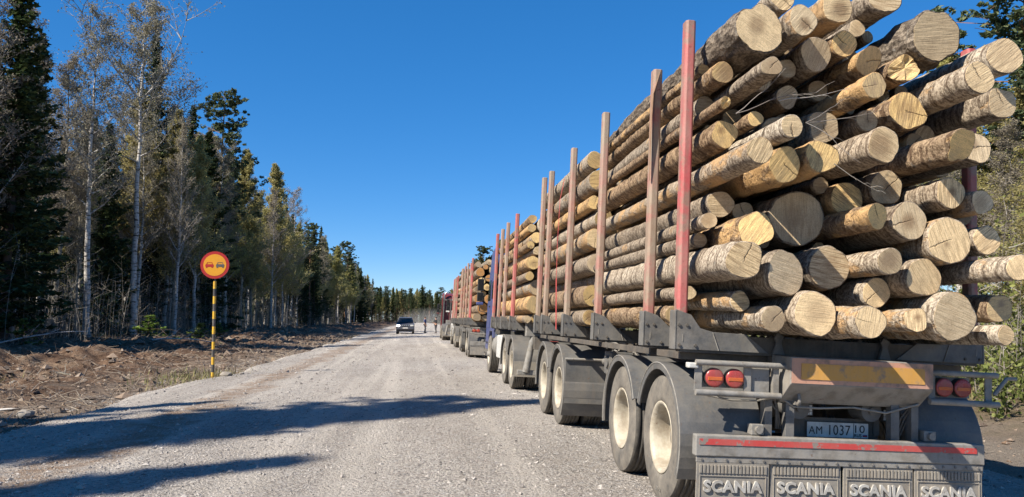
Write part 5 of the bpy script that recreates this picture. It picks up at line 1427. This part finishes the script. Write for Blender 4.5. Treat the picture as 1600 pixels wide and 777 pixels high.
# bare twigs poking from the stack
def twig_thing(base, dirs, label, seed, mat='twig', r=0.0026):
    g = random.Random(seed); mb = MB()
    for d, L in dirs:
        p = Vector(base); d = Vector(d).normalized(); pts = [p]
        for k in range(7):
            p = p + d*(L/7); pts.append(p); d = (d + Vector((g.uniform(-.2, .2), g.uniform(-.2, .2), g.uniform(-.16, .18)))).normalized()
            if k > 1 and g.random() < 0.75:
                e = (d + Vector((g.uniform(-.7, .7), g.uniform(-.5, .2), g.uniform(-.7, .5)))).normalized()*L*g.uniform(0.12, 0.26)
                mb.tube([p, p + e*0.55 + Vector((0, 0, .01)), p + e], [r*0.6, r*0.45, r*0.25], 4)
        mb.tube(pts, [r*(1.3 - 0.12*k) for k in range(8)], 5)
    return tag(mb.build('birch_twig', M[mat]), label, 'twig')
twig_thing((2.33, 5.34, 3.02), [((0.85, -0.25, 0.22), 0.62), ((0.7, -0.2, 0.5), 0.5)], 'thin pale twig sticking out beside the left stake of the rear stack', 1)
twig_thing((2.62, 5.25, 3.10), [((0.9, -0.25, 0.18), 0.6)], 'thin bare twig in the dark gap below the biggest rough log', 2)
twig_thing((2.80, 5.2, 2.93), [((0.9, -0.15, -0.45), 0.5), ((0.9, -0.1, 0.05), 0.62), ((0.8, -0.2, 0.35), 0.35)], 'forked pale twig across the middle of the rear stack', 3)
twig_thing((2.98, 5.15, 2.62), [((0.7, -0.2, -0.6), 0.35)], 'short brown twig under the forked pale twig', 4)
twig_thing((4.28, 5.1, 2.02), [((0.9, -0.2, 0.22), 0.34)], 'straw-like twig at the right edge of the rear stack', 5)

# ------------------------------------------------------------------ road sign
sgz = ground_at(-5.62, 22.4)
sg = empty('road_sign', (-5.62, 22.4, sgz + 0.02), (0, R_(-0.6), R_(3)))
tag(sg, 'round orange no-overtaking sign on a yellow and black striped pole', 'sign')
NB = 13; PH = 2.74
for k in range(NB):
    m = MB(); m.tube([(0, 0, k*PH/NB), (0, 0, (k+1)*PH/NB)], 0.042, 14); m.build('pole_band', M['sign_yellow' if k % 2 == 0 else 'sign_black'], sg)
m = MB(); m.tube([(0, 0, PH), (0, 0, 3.52)], 0.03, 10); m.build('pole_top', M['sign_black'], sg)
def disc(name, r, y0, y1, mat, parent, z=3.19):
    m = MB(); m.tube([(0, y1, z), (0, y0, z)], r, 40, smooth=False); return m.build(name, mat, parent)
back = disc('sign_disc', 0.385, -0.062, -0.046, M['sign_red'], sg)
disc('sign_face', 0.305, -0.066, -0.062, M['sign_amber'], back)
def car_icon(cx, mat):
    m = MB(); z = 3.185
    m.prism([(cx-0.105, z-0.045), (cx+0.105, z-0.045), (cx+0.112, z+0.0), (cx+0.098, z+0.028), (cx-0.098, z+0.028), (cx-0.112, z+0.0)], 'y', -0.070, -0.0665)
    m.prism([(cx-0.085, z+0.028), (cx-0.070, z+0.028), (cx-0.052, z+0.072), (cx-0.066, z+0.082)], 'y', -0.070, -0.0665)
    m.prism([(cx+0.085, z+0.028), (cx+0.070, z+0.028), (cx+0.052, z+0.072), (cx+0.066, z+0.082)], 'y', -0.070, -0.0665)
    m.prism([(cx-0.066, z+0.082), (cx-0.052, z+0.070), (cx+0.052, z+0.070), (cx+0.066, z+0.082)], 'y', -0.070, -0.0665)
    m.bx(cx-0.095, cx-0.055, -0.070, -0.0665, z-0.072, z-0.045); m.bx(cx+0.055, cx+0.095, -0.070, -0.0665, z-0.072, z-0.045)
    m.build('car_symbol', mat, back)
car_icon(-0.142, M['sign_red']); car_icon(0.142, M['sign_black'])
bb = MB(); bb.bx(-0.05, 0.05, -0.046, 0.045, 2.86, 2.90); bb.bx(-0.05, 0.05, -0.046, 0.045, 3.2, 3.24); bb.build('clamp', M['galv'], sg)

# ------------------------------------------------------------------ rocks and branches at the roadside
def rock(x, y, s, label, flat=0.6, seed=0):
    bm = bmesh.new(); bmesh.ops.create_icosphere(bm, subdivisions=2, radius=1.0); g = np.random.default_rng(seed)
    k = g.normal(0, 1, (3, 3))
    for v in bm.verts:
        f = 1 + 0.16*math.sin(3*v.co.x*k[0, 0] + k[1, 1]) + 0.14*math.sin(4*v.co.y*k[0, 1] + k[2, 0]) + g.normal(0, 0.05)
        v.co = Vector((v.co.x*f*1.2, v.co.y*f, v.co.z*f*flat))*s
    me = bpy.data.meshes.new('rock'); bm.to_mesh(me); bm.free(); me.materials.append(M['rock'])
    o = link_mesh('rock', me, None, (x, y, ground_at(x, y) + s*flat*0.35), (0, 0, g.uniform(0, 6)))
    tag(o, label, 'rock', 'rocks along the left roadside'); return o
for i, (x, y, s, l) in enumerate(((-5.25, 22.3, 0.13, 'pale rock lying right against the foot of the sign pole'), (-4.95, 22.9, 0.07, 'small pale rock just right of the rock at the sign pole'), (-9.4, 19.6, 0.09, 'pale rock in the brown soil left of the sign'), (-7.9, 14.4, 0.09, 'grey stone near the pale stick left of the road'), (-6.6, 14.2, 0.16, 'rounded dark stone lying in the tree shadow beside the road'), (-9.9, 14.6, 0.11, 'half-buried grey stone in the shaded hollow at the left edge'))):
    rock(x, y, s, l, 0.62, 50 + i)
def branch(x, y, yaw, L, r, rise, label, seed, mat='debris', fork=2):
    g = random.Random(seed); mb = MB(); p = Vector((0, 0, 0.02)); d = Vector((1, 0, rise)).normalized(); pts = [p]
    for k in range(8):
        p = p + d*(L/8); pts.append(Vector((p.x, p.y, p.z))); d = (d + Vector((0, g.uniform(-.2, .2), g.uniform(-.10, .05)))).normalized()
    mb.tube(pts, [r*(1 - 0.08*k) for k in range(9)], 7)
    for k in range(fork):
        q = pts[2 + k*2]; mb.tube([q, q + Vector((L*0.12, g.choice((-1, 1))*L*0.10, L*0.06)), q + Vector((L*0.22, g.choice((-1, 1))*L*0.16, L*0.16))], [r*0.5, r*0.35, r*0.2], 5)
    o = mb.build('fallen_branch', M[mat], None, (x, y, ground_at(x, y)), (0, 0, yaw)); tag(o, label, 'branch', 'branches on the left soil strip'); return o
branch(-16.6, 33.2, 0.15, 3.4, 0.035, 0.22, 'pale curved branch leaning up from the soil near the left edge', 1, 'tr_birch')
branch(-14.6, 30.0, 0.35, 2.6, 0.03, 0.16, 'straight pale branch lying right of the curved branch', 2, 'tr_birch')
branch(-13.6, 34.0, 0.1, 3.2, 0.035, 0.0, 'long pale pole lying flat on the dark soil', 3, 'tr_birch', 0)
branch(-9.2, 22.6, 2.6, 1.5, 0.03, 0.24, 'arched grey root lying just left of the sign', 4, 'tr_aspen')
branch(-7.35, 14.3, -0.5, 0.75, 0.035, 0.05, 'short splintered pale stick beside the road in the tree shadow', 5, 'tr_birch', 1)
branch(-8.9, 13.6, 0.5, 1.6, 0.03, 0.10, 'brown branch in the shaded roadside hollow', 6, 'debris')
branch(-13.9, 42.0, 0.25, 3.4, 0.05, 0.18, 'pale broken trunk leaning behind the young spruces by the sign', 7, 'tr_birch')
branch(-10.2, 16.5, 1.2, 0.7, 0.012, 1.6, 'thin dark twig standing upright in the soil', 8, 'debris')
branch(-7.5, 22.5, 1.3, 0.8, 0.012, 1.8, 'thin dry stalk standing just left of the sign pole', 9, 'debris', 1)
branch(-5.4, 25.0, 1.0, 0.8, 0.012, 1.5, 'thin dry stalk standing right behind the sign pole', 10, 'debris', 1)

# ------------------------------------------------------------------ oncoming car
cr = empty('car', (-1.22, 82.0, float(road_z(-1.22, 82.0))), (0, 0, 0)); tag(cr, 'dark blue off-road car driving towards us with one headlight glaring', 'car')
carb = paint('dark_blue_car_paint', (0.030, 0.040, 0.065), (0.025, 0.033, 0.055), 3, 0.25, 0.2, bump=0)
W = 0.92
m = MB()   # lower body, side profile (y forward is away from us; front faces -y)
m.prism([(-2.25, 0.42), (-2.30, 0.75), (-2.18, 0.98), (-1.2, 1.10), (2.2, 1.10), (2.28, 0.6), (2.15, 0.40)], 'x', -W, W)
body = m.build('body', carb, cr, bevel=0.07)
m = MB(); vs = []
for (y, z, hw) in ((-1.25, 1.08, 0.86), (-0.55, 1.68, 0.70), (1.9, 1.72, 0.70), (2.2, 1.08, 0.86)): vs += [(-hw, y, z), (hw, y, z)]
m.add(vs, [(0,1,3,2),(2,3,5,4),(4,5,7,6),(0,2,4,6),(1,7,5,3),(0,6,7,1)]); m.build('cabin', carb, cr, bevel=0.03)
m = MB(); m.add([(-0.76, -1.20, 1.15), (0.76, -1.20, 1.15), (0.64, -0.62, 1.645), (-0.64, -0.62, 1.645), (-0.76, -1.17, 1.15), (0.76, -1.17, 1.15), (0.64, -0.59, 1.645), (-0.64, -0.59, 1.645)], [(0,1,2,3),(7,6,5,4),(0,4,5,1),(1,5,6,2),(2,6,7,3),(3,7,4,0)])
o = m.build('windscreen', M['glass'], cr); o.location = (0, -0.03, 0.012)
for sx in (-1, 1):
    m = MB(); m.add([(sx*0.86, -1.0, 1.14), (sx*0.86, 1.9, 1.14), (sx*0.72, 1.75, 1.62), (sx*0.72, -0.5, 1.62), (sx*0.84, -1.0, 1.14), (sx*0.84, 1.9, 1.14), (sx*0.70, 1.75, 1.62), (sx*0.70, -0.5, 1.62)], [(0,1,2,3),(7,6,5,4),(0,4,5,1),(1,5,6,2),(2,6,7,3),(3,7,4,0)]); m.build('side_window', M['glass'], cr)
    m = MB(); m.tube([(sx*0.64, -0.4, 1.78), (sx*0.64, 1.7, 1.80)], 0.022, 8); m.bx(sx*0.64-.03, sx*0.64+.03, -0.42, -0.32, 1.70, 1.79); m.bx(sx*0.64-.03, sx*0.64+.03, 1.6, 1.7, 1.70, 1.80); m.build('roof_rail', M['galv'], cr)
    m = MB(); m.bx(sx*0.92, sx*1.08, -0.95, -0.85, 1.10, 1.26); m.build('mirror', carb, cr, bevel=0.03)
    for y in (-1.45, 1.45):
        m = MB(); m.lathe([(-0.12, 0.2), (-0.12, 0.33), (-0.09, 0.37), (0.09, 0.37), (0.12, 0.33), (0.12, 0.2)], 24)
        w = m.build('wheel', M['tyre'], cr, (sx*0.80, y, 0.37))
        m = MB(); m.lathe([(sx*0.10, 0.205), (sx*0.115, 0.19), (sx*0.09, 0.12), (sx*0.11, 0.0)], 18); m.build('rim', M['chrome'], w)
    if sx > 0:
        m = MB(); m.bx(0.52, 0.86, -2.30, -2.22, 0.78, 0.93); m.build('headlight', M['lens_white'], cr, bevel=0.03)
lt = NT('lit_headlight'); lt.col((1, 1, 1)); lt.b.inputs['Emission Color'].default_value = (1.0, 0.97, 0.9, 1); lt.b.inputs['Emission Strength'].default_value = 9.0
m = MB(); m.bx(-0.84, -0.56, -2.30, -2.22, 0.78, 0.93); m.build('headlight', lt.mat, cr, bevel=0.03)['label'] = 'glaring lit headlight'
m = MB(); m.bx(-0.36, 0.36, -2.315, -2.27, 0.78, 0.95)
for k in range(4): m.bx(-0.34 + k*0.2, -0.26 + k*0.2, -2.325, -2.314, 0.79, 0.94, 1)
m.build('grille', [M['black'], M['chrome']], cr)
m = MB(); m.bx(-0.9, 0.9, -2.40, -2.24, 0.46, 0.66); m.build('bumper', carb, cr, bevel=0.03)
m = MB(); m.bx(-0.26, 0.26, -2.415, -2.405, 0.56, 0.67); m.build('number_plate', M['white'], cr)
m = MB(); m.bx(-0.9, 0.9, -2.30, -1.9, 0.26, 0.45); m.build('underbody', M['black'], cr)

# ------------------------------------------------------------------ two people standing by the trucks
def cloth(name, c):
    t = NT(name); t.col(t.mix(t.ramp(t.noise(t.tc.outputs['Object'], 9, 4), [(0.35, 0.0), (0.7, 1.0)]), c, tuple(v*0.7 for v in c))); t.rough(0.9); return t.mat
SKIN = cloth('skin', (0.50, 0.28, 0.19))
def person(loc, rz, label, top, legs, hair, arms, sleeves, h=1.76, step=0.10):
    root = empty('person', loc, (0, 0, rz)); tag(root, label, 'person'); k = h/1.76
    def skin(name, pts, edges, rad, mat, parent, rootv=0, sub=1):
        me = bpy.data.meshes.new(name); me.from_pydata([tuple(k*c for c in p) for p in pts], edges, [])
        o = link_mesh(name, me, parent); sk = o.modifiers.new('skin', 'SKIN')
        for i, r in enumerate(rad): me.skin_vertices[0].data[i].radius = (r[0]*k, r[1]*k) if hasattr(r, '__len__') else (r*k, r*k)
        me.skin_vertices[0].data[rootv].use_root = True
        sb = o.modifiers.new('sub', 'SUBSURF'); sb.levels = sub; sb.render_levels = sub
        me.materials.append(mat); sk.use_smooth_shade = True
        return o
    P = [(0, 0, 0.98), (0, 0.01, 1.16), (0, 0.015, 1.34), (0, 0.0, 1.47), (0, -0.01, 1.54), (0, -0.015, 1.62), (0, -0.015, 1.70)]
    E = [(i, i+1) for i in range(6)]; Rr = [(0.15, 0.11), (0.145, 0.105), (0.165, 0.115), (0.085, 0.07), (0.055, 0.055), (0.075, 0.09), (0.06, 0.07)]
    def arm(s, pts):
        b = len(P); P.append((s*0.19, 0.01, 1.42)); Rr.append(0.062); E.append((2, b))
        for j, q in enumerate(pts): P.append(q); Rr.append((0.05, 0.042, 0.035)[j]); E.append((b + j, b + j + 1))
    for s, pts in zip((-1, 1), arms): arm(s, pts)
    for s in (-1, 1):
        b = len(P); P.extend([(s*0.095, 0.0, 0.90), (s*0.105, -0.02 + s*step*0.5, 0.50), (s*0.11, 0.03 + s*step, 0.09), (s*0.115, -0.02 + s*step, 0.04), (s*0.125, -0.15 + s*step, 0.035)])
        Rr.extend([0.092, 0.064, 0.045, 0.046, (0.045, 0.03)]); E.append((0, b)); E.extend([(b + j, b + j + 1) for j in range(4)])
    body_ = skin('body', P, E, Rr, SKIN, root)
    # clothing shells
    skin('jacket', P[:4] + [(-0.19, .01, 1.42), arms[0][0], arms[0][1], (0.19, .01, 1.42), arms[1][0], arms[1][1]] if sleeves else P[:4] + [(-0.19, .01, 1.42), arms[0][0], (0.19, .01, 1.42), arms[1][0]],
         [(0,1),(1,2),(2,3),(2,4),(4,5),(5,6),(2,7),(7,8),(8,9)] if sleeves else [(0,1),(1,2),(2,3),(2,4),(4,5),(2,6),(6,7)],
         [(0.172, 0.13), (0.165, 0.125), (0.18, 0.13), (0.09, 0.08), 0.08, 0.066, 0.054, 0.08, 0.066, 0.054] if sleeves else [(0.172, 0.13), (0.165, 0.125), (0.18, 0.13), (0.09, 0.08), 0.08, 0.062, 0.08, 0.062], top, root)
    lp = [(0, 0, 1.0)]; le = []; lr = [(0.165, 0.125)]
    for s in (-1, 1):
        b = len(lp); lp += [(s*0.10, 0, 0.88), (s*0.105, -0.02 + s*step*0.5, 0.50), (s*0.11, 0.03 + s*step, 0.10)]; le += [(0, b), (b, b+1), (b+1, b+2)]; lr += [0.108, 0.08, 0.07]
    skin('trousers', lp, le, lr, legs, root)
    hm = MB(); n = 10
    for i in range(n//2):
        pass
    bm = bmesh.new(); bmesh.ops.create_uvsphere(bm, u_segments=14, v_segments=9, radius=0.105*k)
    for v in bm.verts: v.co = Vector((v.co.x*0.88, v.co.y*1.05 + 0.012, v.co.z*0.78 + 1.70*k))
    bmesh.ops.delete(bm, geom=[v for v in bm.verts if v.co.z < 1.665*k and v.co.y < 0.03], context='VERTS')
    me = bpy.data.meshes.new('hair'); bm.to_mesh(me); bm.free(); me.materials.append(hair); link_mesh('hair', me, root)
    fc = MB(); fc.box((0, -0.118*k, 1.63*k), (0.022, 0.035, 0.045)); fc.build('nose', SKIN, root, bevel=0.006)
    ey = MB()
    for s in (-1, 1): ey.box((s*0.03*k, -0.102*k, 1.655*k), (0.02, 0.012, 0.012))
    ey.build('eyes', M['black'], root)
    for s, pts in zip((-1, 1), arms):
        hd = MB(); w = Vector(pts[2])*k; d = (Vector(pts[2]) - Vector(pts[1])).normalized()
        u = d.orthogonal().normalized(); v = d.cross(u)
        hd.tube([w - d*0.01, w + d*0.05, w + d*0.09], [0.026, 0.036, 0.034], 8)
        for f in range(4): hd.tube([w + d*0.085 + u*(f - 1.5)*0.017, w + d*(0.135 - 0.008*abs(f-1.3)) + u*(f-1.5)*0.018, w + d*(0.165 - 0.010*abs(f-1.3)) + u*(f-1.5)*0.017 + v*0.012], [0.0095, 0.009, 0.007], 5)
        hd.tube([w + d*0.03 + u*0.03, w + d*0.065 + u*0.058, w + d*0.095 + u*0.062], [0.011, 0.010, 0.008], 5)
        hd.build('hand', SKIN, root)
    sh = MB()
    for s in (-1, 1): sh.prism([(-0.20 + s*step, 0.0), (0.10 + s*step, 0.0), (0.10 + s*step, 0.10), (-0.04 + s*step, 0.10), (-0.19 + s*step, 0.05)], 'x', (s*0.12 - 0.05)*k, (s*0.12 + 0.05)*k)
    sh.build('shoes', M['black'], root, bevel=0.015)
    return root
pz1, pz2 = ground_at(0.85, 84.0), ground_at(1.98, 83.0)
person((0.85, 84.0, pz1), R_(70), 'standing person in blue vest over pale shirt and dark trousers, left of the pair', cloth('blue_vest', (0.05, 0.07, 0.19)), cloth('grey_trousers', (0.07, 0.07, 0.08)), cloth('brown_hair', (0.12, 0.07, 0.04)),
       [[(-0.25, 0.02, 1.15), (-0.22, -0.08, 0.93), (-0.21, -0.14, 0.86)], [(0.25, 0.03, 1.15), (0.23, -0.02, 0.90), (0.22, -0.06, 0.82)]], False)
person((1.98, 83.0, pz2), R_(-60), 'standing person in black jacket and dark trousers beside the truck', cloth('black_jacket', (0.02, 0.02, 0.024)), cloth('dark_trousers', (0.05, 0.05, 0.058)), cloth('dark_hair', (0.03, 0.022, 0.018)),
       [[(-0.26, -0.02, 1.16), (-0.20, -0.22, 1.10), (-0.14, -0.30, 1.13)], [(0.26, -0.02, 1.16), (0.20, -0.20, 1.08), (0.12, -0.28, 1.10)]], True, 1.74, -0.08)

# ------------------------------------------------------------------ dust behind the car
bm = bmesh.new(); bmesh.ops.create_icosphere(bm, subdivisions=4, radius=1.0)
for v in bm.verts:
    v.co = Vector((v.co.x*4.2, v.co.y*13.0, v.co.z*1.9))
me = bpy.data.meshes.new('dust_cloud'); bm.to_mesh(me); bm.free()
t = bpy.data.materials.new('road_dust'); t.use_nodes = True; nt = t.node_tree; nt.nodes.clear()
out = nt.nodes.new('ShaderNodeOutputMaterial'); pv = nt.nodes.new('ShaderNodeVolumePrincipled')
pv.inputs['Color'].default_value = (0.85, 0.82, 0.77, 1)
tc = nt.nodes.new('ShaderNodeTexCoord'); gr = nt.nodes.new('ShaderNodeTexGradient'); gr.gradient_type = 'SPHERICAL'
mp = nt.nodes.new('ShaderNodeMapping'); mp.inputs['Scale'].default_value = (1/4.2, 1/13.0, 1/1.9)
no = nt.nodes.new('ShaderNodeTexNoise'); no.inputs['Scale'].default_value = 0.7; no.inputs['Detail'].default_value = 4
mm = nt.nodes.new('ShaderNodeMath'); mm.operation = 'MULTIPLY'; mm2 = nt.nodes.new('ShaderNodeMath'); mm2.operation = 'MULTIPLY'; mm2.inputs[1].default_value = 0.07
nt.links.new(tc.outputs['Object'], mp.inputs[0]); nt.links.new(mp.outputs[0], gr.inputs[0]); nt.links.new(tc.outputs['Object'], no.inputs['Vector'])
nt.links.new(gr.outputs[1], mm.inputs[0]); nt.links.new(no.outputs[0], mm.inputs[1]); nt.links.new(mm.outputs[0], mm2.inputs[0])
nt.links.new(mm2.outputs[0], pv.inputs['Density']); nt.links.new(pv.outputs[0], out.inputs['Volume'])
me.materials.append(t)
dc = link_mesh('dust_cloud', me, None, (1.3, 101, 1.3)); tag(dc, 'pale dust hanging over the road behind the oncoming car', 'dust', kind='stuff')
scene.cycles.volume_step_rate = 3.0
